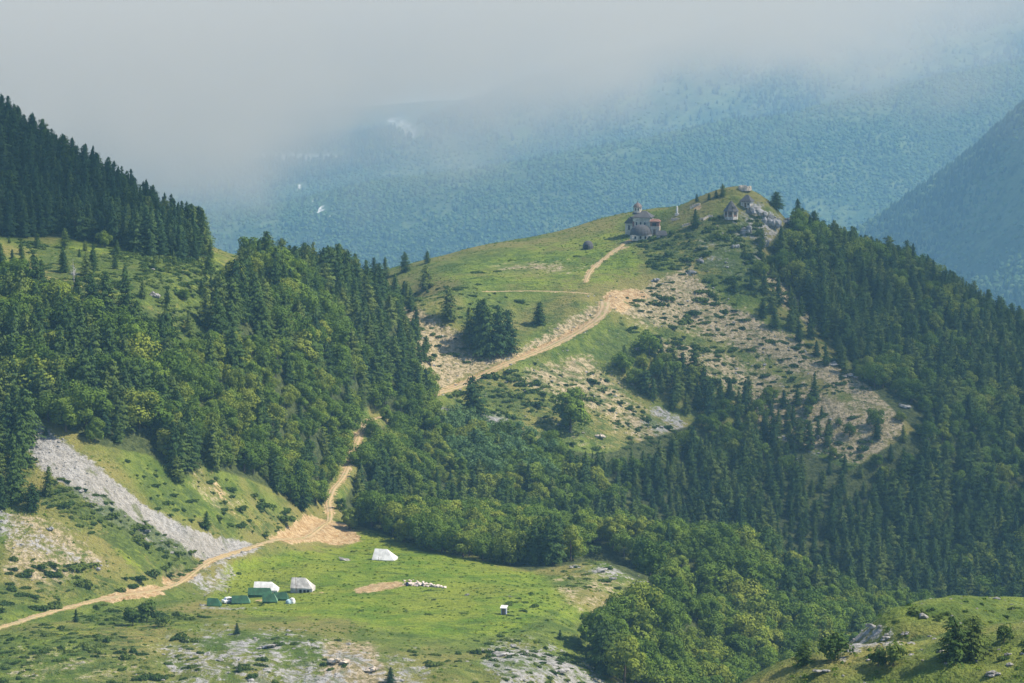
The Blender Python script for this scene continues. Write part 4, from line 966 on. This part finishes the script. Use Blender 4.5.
class MB:
    def __init__(s): s.v = []; s.f = []
    def add(s, v, f): k = len(s.v); s.v += [tuple(map(float, q)) for q in v]; s.f += [tuple(i + k for i in q) for q in f]; return s
    def box(s, x0, x1, y0, y1, z0, z1):
        return s.add([(x, y, z) for x in (x0, x1) for y in (y0, y1) for z in (z0, z1)], [(0, 1, 3, 2), (4, 6, 7, 5), (0, 4, 5, 1), (2, 3, 7, 6), (0, 2, 6, 4), (1, 5, 7, 3)])
    def ring(s, prof, n=12, cx=0, cy=0, cap=True, ph=0.0):
        k = len(prof); v = [(cx + r * math.cos(2 * PI * i / n + ph), cy + r * math.sin(2 * PI * i / n + ph), z) for r, z in prof for i in range(n)]
        f = [(j * n + i, j * n + (i + 1) % n, (j + 1) * n + (i + 1) % n, (j + 1) * n + i) for j in range(k - 1) for i in range(n)]
        if cap: f += [tuple(range(n - 1, -1, -1)), tuple((k - 1) * n + i for i in range(n))]
        return s.add(v, f)
    def roof(s, x0, x1, y0, y1, z, h, r0=0.0, r1=0.0, th=.16):
        """ridge along x; r0, r1 pull the ridge ends in (hips); a closed slab"""
        ym = (y0 + y1) / 2; q = [(x0, y0, z), (x1, y0, z), (x1, y1, z), (x0, y1, z), (x0 + r0, ym, z + h), (x1 - r1, ym, z + h)]
        v = q + [(a, b, c - th) for a, b, c in q[:4]] 
        return s.add(v, [(0, 1, 5, 4), (2, 3, 4, 5), (1, 2, 5), (3, 0, 4), (0, 6, 7, 1), (1, 7, 8, 2), (2, 8, 9, 3), (3, 9, 6, 0), (6, 9, 8, 7)])
    def gable(s, x0, x1, y0, y1, z0, z1, h):
        """walls with gable ends at x0 and x1"""
        ym = (y0 + y1) / 2
        return s.add([(x0, y0, z0), (x1, y0, z0), (x1, y1, z0), (x0, y1, z0), (x0, y0, z1), (x1, y0, z1), (x1, y1, z1), (x0, y1, z1), (x0, ym, z1 + h), (x1, ym, z1 + h)],
                     [(0, 1, 5, 4), (1, 2, 6, 9, 5), (2, 3, 7, 6), (3, 0, 4, 8, 7), (4, 5, 9, 8), (6, 7, 8, 9), (0, 3, 2, 1)])
    def turn(s, a):
        c, q = math.cos(a), math.sin(a); s.v = [(x * c - y * q, x * q + y * c, z) for x, y, z in s.v]; return s
    def shift(s, dx, dy, dz=0): s.v = [(x + dx, y + dy, z + dz) for x, y, z in s.v]; return s
    def obj(s, name, mat, par=None, label=None, bevel=0.0):
        me = bpy.data.meshes.new(name); me.from_pydata(s.v, [], s.f); me.materials.append(M[mat]); me.validate(); me.update()
        import bmesh
        bm = bmesh.new(); bm.from_mesh(me); bmesh.ops.recalc_face_normals(bm, faces=bm.faces)
        if bevel: bmesh.ops.bevel(bm, geom=list(bm.edges), offset=bevel, segments=2, affect='EDGES', profile=.5)
        bm.to_mesh(me); bm.free()
        o = bpy.data.objects.new(name, me); C.objects.link(o)
        if par: o.parent = par
        if label: o['label'] = label
        return o
def sag(o, amp, n=3, seed=0):
    """canvas: subdivide and let the cloth sag and wrinkle"""
    import bmesh
    bm = bmesh.new(); bm.from_mesh(o.data); bmesh.ops.subdivide_edges(bm, edges=bm.edges, cuts=n, use_grid_fill=True)
    for v in bm.verts:
        c = v.co; q = float(fbm(np.float64(c.x + seed), np.float64(c.y * .7 + c.z + seed), 1.3, 3, seed))
        v.co.z += amp * q; v.co.y += amp * .8 * q
    bm.to_mesh(o.data); bm.free()
def base(u, v, dz=-.15):
    x, y, z = hit(g, u, v); return (x, y, z + dz), y / F

# -- the church
loc, k = base(640, 233, -.6)
t = empty('church', loc, math.radians(-14), 'stone church with grey hipped roofs and a dark domed tower on the hilltop', 'church')
MB().box(-2.6, 5.0, -3.0, 4.2, 0, 7.2).obj('nave_wall', 'whitewall', t)
MB().roof(-3.2, 5.6, -3.6, 4.8, 7.35, 2.5, 3.2, 3.2).obj('nave_roof', 'slate', t)
wg = MB().gable(-2.6, 2.6, -1.7, 1.7, 0, 4.9, 1.9).turn(PI / 2).shift(-4.3, 0).obj('side_wing', 'whitewall', t)
MB().roof(-3.0, 2.6, -2.15, 2.15, 4.85, 2.3).turn(PI / 2).shift(-4.3, 0).obj('wing_roof', 'slate', t)
MB().box(-4.65, -3.95, -2.72, -2.6, 2.0, 3.9).obj('wing_window', 'glass', t)
MB().box(-2.7, -1.9, -3.14, -3.0, .4, 5.6).obj('doorway', 'brick', t)
for x in (-.9, .9, 2.7):
    f_ = MB().box(x - .45, x + .45, -3.1, -3.0, 3.2, 5.6).obj('window', 'stonewall', t)
    MB().box(x - .3, x + .3, -3.16, -3.09, 3.4, 5.3).obj('pane', 'glass', f_)
tw = MB().ring([(1.75, 9.0), (1.75, 11.3)], 8, -1.2, .6).obj('tower', 'whitewall', t)
for i in range(8):
    a = 2 * PI * (i + .5) / 8; m_ = MB().box(-.2, .2, -.05, .05, 9.9, 11.0).turn(a + PI / 2).shift(-1.2 + 1.64 * math.cos(a), .6 + 1.64 * math.sin(a)); m_.obj('tower_window', 'dark', tw)
MB().ring([(2.05, 11.3), (1.95, 11.6), (1.55, 12.3), (.8, 12.9), (.2, 13.3), (.1, 14.0)], 12, -1.2, .6).obj('dome', 'dome', t)
MB().ring([(2.5, 8.3), (2.2, 9.1)], 8, -1.2, .6).obj('tower_base', 'slate', t)
t.scale = (.9, .9, .92)
# -- buildings in front of it
loc, k = base(641, 239, -.4)
t = empty('stone_house', loc, math.radians(6), 'low house with rounded grey roof in front of the domed church', 'house')
MB().box(-3.9, 3.9, -2.6, 2.6, 0, 2.1).obj('wall', 'whitewall', t)
dm = MB().ring([(1.0, 0), (.985, .25), (.93, .47), (.82, .68), (.66, .84), (.45, .95), (.22, 1.0), (.02, 1.01)], 20)
dm.v = [(x * 4.3, y * 3.1, 1.95 + z * 3.9) for x, y, z in dm.v]; dm.obj('roof', 'slate', t)
for x in (-2.6, -.6, 1.3, 2.9): MB().box(x - .35, x + .35, -2.68, -2.6, .7, 1.7).obj('window', 'dark', t)
loc, k = base(655, 234, -.4)
t = empty('brick_annex', loc, math.radians(-10), 'small terracotta brick building right beside the domed church', 'house')
MB().box(-1.9, 1.9, -1.7, 1.7, 0, 3.2).obj('wall', 'rock_tan', t); MB().box(-1.7, 1.7, -1.5, 1.5, 3.2, 5.0).obj('upper_wall', 'brick', t)
MB().roof(-2.1, 2.1, -1.9, 1.9, 5.1, .9, .8, .8).obj('roof', 'brick', t)
MB().box(-.9, .7, -1.58, -1.5, 3.4, 4.5).obj('window', 'dark', t); MB().box(-.5, .5, -1.78, -1.7, .1, 2.1).obj('door', 'timber', t)
loc, k = base(661.5, 237, -.3)
t = empty('shed', loc, math.radians(-8), 'low shed with dark grey pitched roof right of the church buildings', 'shed')
MB().gable(-1.8, 1.8, -1.2, 1.2, 0, .9, 1.3).obj('wall', 'stonewall', t); MB().roof(-2.2, 2.2, -1.6, 1.6, .95, 1.7, .7, .7).obj('roof', 'slate', t); MB().box(-.4, .4, -1.28, -1.2, 0, .8).obj('door', 'timber', t)
loc, k = base(588, 249, -.2)
t = empty('domed_hut', loc, math.radians(-20), 'small round grey hut with a dark doorway on the grass left of the church', 'hut')
MB().ring([(2.0, 0), (2.05, 1.3), (1.8, 2.2), (1.25, 2.9), (.6, 3.25), (.1, 3.35)], 14).obj('shell', 'slate', t); MB().box(-.75, .75, -2.1, -1.75, 0, 1.9).obj('doorway', 'dark', t)
loc, k = base(677, 216, -.2)
t = empty('white_monument', loc, 0, 'slender white memorial column on a pale plinth behind the church', 'monument')
MB().box(-.85, .85, -.6, .6, 0, .9).obj('plinth', 'whitewall', t); MB().add(*(lambda m_: (m_.v, m_.f))(MB().ring([(.42, .9), (.38, 2.6), (.3, 3.4), (.05, 3.9)], 8))).obj('column', 'white', t)
loc, k = base(676, 221, -.2)
MBo = MB(); r2 = np.random.RandomState(3)
for i in range(9): MBo.box(-1.9 + i * .42, -1.5 + i * .42, -.3, .3, 0, .75 + r2.uniform(0, .35))
o = MBo.obj('stone_wall', 'rock_tan'); o.location = loc; o['label'] = 'short pale stone wall on the grass below the white column'; o['category'] = 'wall'
def drywall(pts, h, label):
    q = np.array([hit(g, u, v) for u, v in P(pts)]); d = np.concatenate([[0], np.cumsum(np.hypot(*(q[1:, :2] - q[:-1, :2]).T))]); s_ = np.arange(0, d[-1], .8)
    c = np.stack([np.interp(s_, d, q[:, i]) for i in range(2)], 1); m_ = MB(); r2 = np.random.RandomState(8)
    for a, b in zip(c[:-1], c[1:]):
        hh = h * r2.uniform(.7, 1.15); z = float(g.h(*a)) - .2; tq = (b - a) / np.linalg.norm(b - a); nq = np.array([-tq[1], tq[0]]) * .3
        v = [(*(p_ + s2 * nq), zz) for zz in (z, z + hh) for p_, s2 in ((a, -1), (b, -1), (b, 1), (a, 1))]
        m_.add(v, [(0, 1, 2, 3), (4, 7, 6, 5), (0, 4, 5, 1), (1, 5, 6, 2), (2, 6, 7, 3), (3, 7, 4, 0)])
    o = m_.obj('stone_wall', 'rock_tan'); o['label'] = label; o['category'] = 'wall'
drywall('682,228 690,225 697,221 704,220', .9, 'low stone wall running up from the church to the round stone hut')
drywall('703,221 708,218 714,217', 1.0, 'pale stone wall just left of the round stone hut')
drywall('690,209 697,206 702,205', 1.2, 'sandy retaining wall on the ridge line above the church')
# -- the huts below the summit
loc, k = base(731, 219, -.6)
t = empty('round_hut', loc, .2, 'round brick hut with a steep conical grey roof near the summit', 'hut')
MB().ring([(2.75, 0), (2.75, 1.1)], 8).obj('stone_base', 'stonewall', t); wl = MB().ring([(2.6, 1.1), (2.6, 3.2)], 8).obj('wall', 'brick', t)
for i in range(8):
    a = 2 * PI * i / 8; MB().ring([(.2, 1.05), (.2, 3.22)], 6, 2.62 * math.cos(a), 2.62 * math.sin(a)).obj('pillar', 'whitewall', t)
    a += PI / 8; f_ = MB().box(-.55, .55, -.06, .06, 1.7, 2.9).turn(a + PI / 2).shift(2.42 * math.cos(a), 2.42 * math.sin(a)).obj('window', 'timber', t)
    MB().box(-.42, .42, -.09, .09, 1.82, 2.78).turn(a + PI / 2).shift(2.42 * math.cos(a), 2.42 * math.sin(a)).obj('pane', 'glass', f_)
MB().ring([(3.1, 3.1), (3.05, 3.3), (1.9, 4.8), (.8, 6.3), (.08, 7.2)], 8).obj('roof', 'slate', t)
MB().box(-.5, .5, -2.3, -1.2, 4.0, 5.0).turn(.3).obj('dormer', 'slate', t)
loc, k = base(747, 207, -.5)
t = empty('gabled_hut', loc, math.radians(-25), 'grey hut with a pointed hipped roof among rocks just under the summit', 'hut')
MB().box(-1.9, 1.9, -1.7, 1.7, 0, 2.4).obj('wall', 'stonewall', t); MB().roof(-2.4, 2.4, -2.2, 2.2, 2.45, 2.5, 2.0, 2.0).obj('roof', 'slate', t); MB().box(-.4, .4, -1.78, -1.7, .2, 1.9).obj('door', 'timber', t)
f_ = MB().box(.8, 1.5, -1.78, -1.7, 1.0, 1.8).obj('window', 'timber', t); MB().box(.9, 1.4, -1.82, -1.77, 1.1, 1.7).obj('pane', 'glass', f_)
loc, k = base(745, 190, -.3)
m_ = MB(); r2 = np.random.RandomState(12)
for i in range(22):
    a = 2 * PI * i / 22; m_.box(-.42, .42, -.4, .4, 0, r2.uniform(.9, 2.0)); m_.v[-8:] = MB.shift(MB.turn(type('q', (), {'v': m_.v[-8:]})(), a + PI / 2), 2.1 * math.cos(a), 1.6 * math.sin(a)).v
o = m_.obj('stone_ruin', 'rock_tan'); o.location = loc; o['label'] = 'ring of pale ruined stone walls on the very summit'; o['category'] = 'ruin'

# -- the camp on the meadow
def tent(name, u, v, w, d, h, rz, mat, label, hipr=0.0, hipl=0.0, wall=.0, open_=False, edge=None, seed=0, pole=False):
    """ridge tent: ridge along x, sloping cloth down to low side walls"""
    loc, k = base(u, v, -.12); t = empty(name, loc, math.radians(rz), label, 'tent')
    r = MB().roof(-w / 2, w / 2, -d / 2, d / 2, wall, h - wall, hipl, hipr, .05).obj('canvas_roof', mat, t); sag(r, .07, 4, seed)
    if wall > .15:
        s_ = MB(); s_.box(-w / 2 + .06, w / 2 - .06, -d / 2 + .08, d / 2 - .08, 0, wall - .06) if not open_ else s_.box(-w / 2 + .06, w / 2 - .06, d / 2 - .25, d / 2 - .1, 0, wall - .06)
        c_ = s_.obj('side_wall', mat, t); sag(c_, .05, 3, seed + 2)
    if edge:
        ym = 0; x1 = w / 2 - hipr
        q = MB().add([(w / 2 + .05, -d / 2, wall - .02), (w / 2 + .05, d / 2, wall - .02), (x1 + .06, 0, h + .03), (w / 2 + .02, -d / 2 - .02, wall - .1), (w / 2 + .02, d / 2 + .02, wall - .1)], [(0, 1, 2), (0, 3, 4, 1)]).obj('sunlit_end', edge, t, 'paler sheet painting sunlight on the tent end')  # added sheet, paler to paint sunlight on the right end
    MB().box(-.03, .03, -d / 2 - .02, -d / 2 + .03, 0, min(h, wall + .8)).shift(-w * .2, 0).obj('pole', 'timber', t)
    return t
G_ = 'canvas tents of the camp on the meadow'
tent('white_tent', 266.5, 592, 6.0, 3.4, 2.7, -4, 'white', 'bright white tent standing behind the big green tent', hipr=1.7, wall=.9, seed=1)
tent('green_tent', 260, 596.5, 5.7, 3.0, 2.3, 0, 'green', 'big dark green tent in front of the bright white tent', hipr=.3, wall=.8, seed=2)
tent('green_tent', 281, 600.5, 3.6, 2.4, 2.1, -6, 'green', 'dark green tent at the right end of the green tents', hipr=.5, wall=.7, seed=3)
tent('green_tent', 270, 603, 3.6, 2.6, 2.3, 2, 'green', 'green tent with its sunlit end painted pale in front of the big green tent', hipr=.9, wall=.6, edge='green_sunlit', seed=4)
tent('green_tent', 241, 604, 4.4, 2.6, 2.1, 3, 'green', 'long green tent second from the left of the camp', hipr=.8, wall=.5, edge='green_sunlit', seed=5)
tent('green_tent', 214.5, 606, 3.4, 2.4, 2.0, -3, 'green', 'small dark green tent at the far left of the camp', hipr=.9, wall=.4, seed=6)
tent('canvas_tent', 303, 591.5, 5.6, 3.4, 3.5, -10, 'greycanvas', 'dirty white canvas tent with dark openings standing apart at the right', hipr=2.2, wall=1.2, seed=7)
t = [o for o in C.objects if o.name == 'canvas_tent'][0]
for x in (-.2, .8, 1.7): MB().box(x - .3, x + .3, -1.75, -1.6, 0, .85).obj('opening', 'dark', t)
MB().ring([(.05, 0), (.05, 4.3)], 6, -1.3, -1.9).obj('tent_pole', 'timber', t)
tent('white_tent', 385, 560, 6.0, 4.2, 3.0, -12, 'white', 'white ridge tent alone on the upper meadow with a sunlit sloping end', hipr=2.4, hipl=.3, wall=.5, seed=9)
# car half hidden by the tent
loc, k = base(229, 603.5, 0)
t = empty('parked_car', loc, math.radians(35), 'small white car parked between two green tents', 'car')
MB().box(-1.7, 1.7, -.78, .78, .32, .92).obj('body', 'carwhite', t, bevel=.1)
MB().add([(-1.2, -.7, .9), (1.0, -.7, .9), (1.0, .7, .9), (-1.2, .7, .9), (-.9, -.58, 1.45), (.45, -.58, 1.45), (.45, .58, 1.45), (-.9, .58, 1.45)], [(0, 1, 5, 4), (1, 2, 6, 5), (2, 3, 7, 6), (3, 0, 4, 7), (4, 5, 6, 7), (0, 3, 2, 1)]).obj('cabin', 'carwhite', t, bevel=.05)
MB().add([(1.02, -.6, .95), (1.02, .6, .95), (.52, .52, 1.42), (.52, -.52, 1.42)], [(0, 1, 2, 3)]).obj('windscreen', 'glass', t)
for s_ in (-1, 1): MB().add([(-1.0, s_ * .71, .97), (.8, s_ * .71, .97), (.4, s_ * .61, 1.38), (-.85, s_ * .61, 1.38)], [(0, 1, 2, 3)]).obj('side_window', 'glass', t)
for x in (-1.05, 1.05):
    for s_ in (-1, 1):
        w_ = MB().ring([(.3, -.1), (.3, .1)], 16); w_.v = [(a + x, c + s_ * .72, b + .3) for a, b, c in w_.v]; wo_ = w_.obj('wheel', 'rubber', t)
        w_ = MB().ring([(.17, -.115), (.17, .115)], 12); w_.v = [(a + x, c + s_ * .72, b + .3) for a, b, c in w_.v]; w_.obj('rim', 'carwhite', wo_)
for s_ in (-1, 1): MB().box(1.69, 1.74, s_ * .5 - .13, s_ * .5 + .13, .62, .76).obj('headlight', 'glass', t)
# bundle under a tarp, barrel, post, cabin
loc, k = base(291, 604, -.05)
t = empty('tarp_bundle', loc, .3, 'white and pale blue tarp bundle beside the rightmost green tent', 'bundle')
for nm, mt, dx, r_, h_ in (('white_cover', 'white', .35, .7, 1.35), ('blue_cover', 'bluetarp', -.55, .75, .95)):
    o = MB().ring([(r_, 0), (r_ * 1.05, h_ * .4), (r_ * .85, h_ * .8), (r_ * .4, h_), (.05, h_ * 1.03)], 12, dx, 0).obj(nm, mt, t); sag(o, .12, 1, 4)
loc, k = base(229, 593, -.1); o = MB().ring([(.11, 0), (.1, .6), (.12, 1.1), (.05, 1.25)], 8).obj('wooden_post', 'timber'); o.location = loc; o['label'] = 'lone dark wooden post behind the green tents'; o['category'] = 'post'
loc, k = base(407, 586.5, -.05)
t = empty('barrel', loc, 0, 'dark blue barrel at the foot of the long stone heap', 'barrel')
MB().ring([(.3, 0), (.33, .1), (.33, .45), (.35, .5), (.33, .55), (.33, .85), (.3, .95)], 14).obj('body', 'navy', t); MB().ring([(.28, .95), (.26, .99)], 14).obj('lid', 'rubber', t)
loc, k = base(504, 615, -.1)
t = empty('toilet_hut', loc, math.radians(-12), 'tiny blue grey hut with a white roof alone on the open meadow', 'hut')
MB().box(-.6, .6, -.6, .6, 0, 1.75).obj('wall', 'bluegrey', t); MB().add([(-.8, -.85, 1.72), (.8, -.85, 1.72), (.8, .8, 2.1), (-.8, .8, 2.1), (-.8, -.85, 1.82), (.8, -.85, 1.82), (.8, .8, 2.2), (-.8, .8, 2.2)], [(0, 3, 2, 1), (4, 5, 6, 7), (0, 1, 5, 4), (1, 2, 6, 5), (2, 3, 7, 6), (3, 0, 4, 7)]).obj('roof', 'white', t)
d_ = MB().box(-.32, .32, -.66, -.6, .05, 1.6).obj('door', 'timber', t); MB().box(.18, .24, -.7, -.66, .8, .95).obj('handle', 'rubber', d_)
# heap of building stones
M['heapstone'] = simple('pink_white_stone', (0.66, 0.55, 0.47), 0.35, 2.5, bump=.1)
SM = []
for i in range(5):
    me = rock_mesh(np.random.RandomState(200 + i), .75, 1); me.materials[0] = M['heapstone']; SM.append(me)
x0, y0, z0 = hit(g, 403, 585); x1, y1, z1 = hit(g, 446, 588); r2 = np.random.RandomState(77)
for i in range(110):
    q = r2.beta(1.1, 1.5); wd = .9 * (1 - q * .6); x = x0 + (x1 - x0) * q + r2.normal() * .25; y = y0 + (y1 - y0) * q + r2.normal() * wd; hgt = abs(r2.normal()) * .6 * (1.1 - q)
    s_ = r2.uniform(.2, .5); o = bpy.data.objects.new('building_stone', SM[r2.randint(5)]); C.objects.link(o)
    o.location = (x, y, float(g.h(x, y)) + hgt + s_ * .3); o.scale = (s_ * 1.3, s_, s_ * .8); o.rotation_euler = (r2.uniform(-.5, .5), r2.uniform(-.5, .5), r2.uniform(0, 6.3))
    o['label'] = 'pale stone in the long heap on the meadow'; o['category'] = 'stone'; o['group'] = 'stones heaped on the meadow'
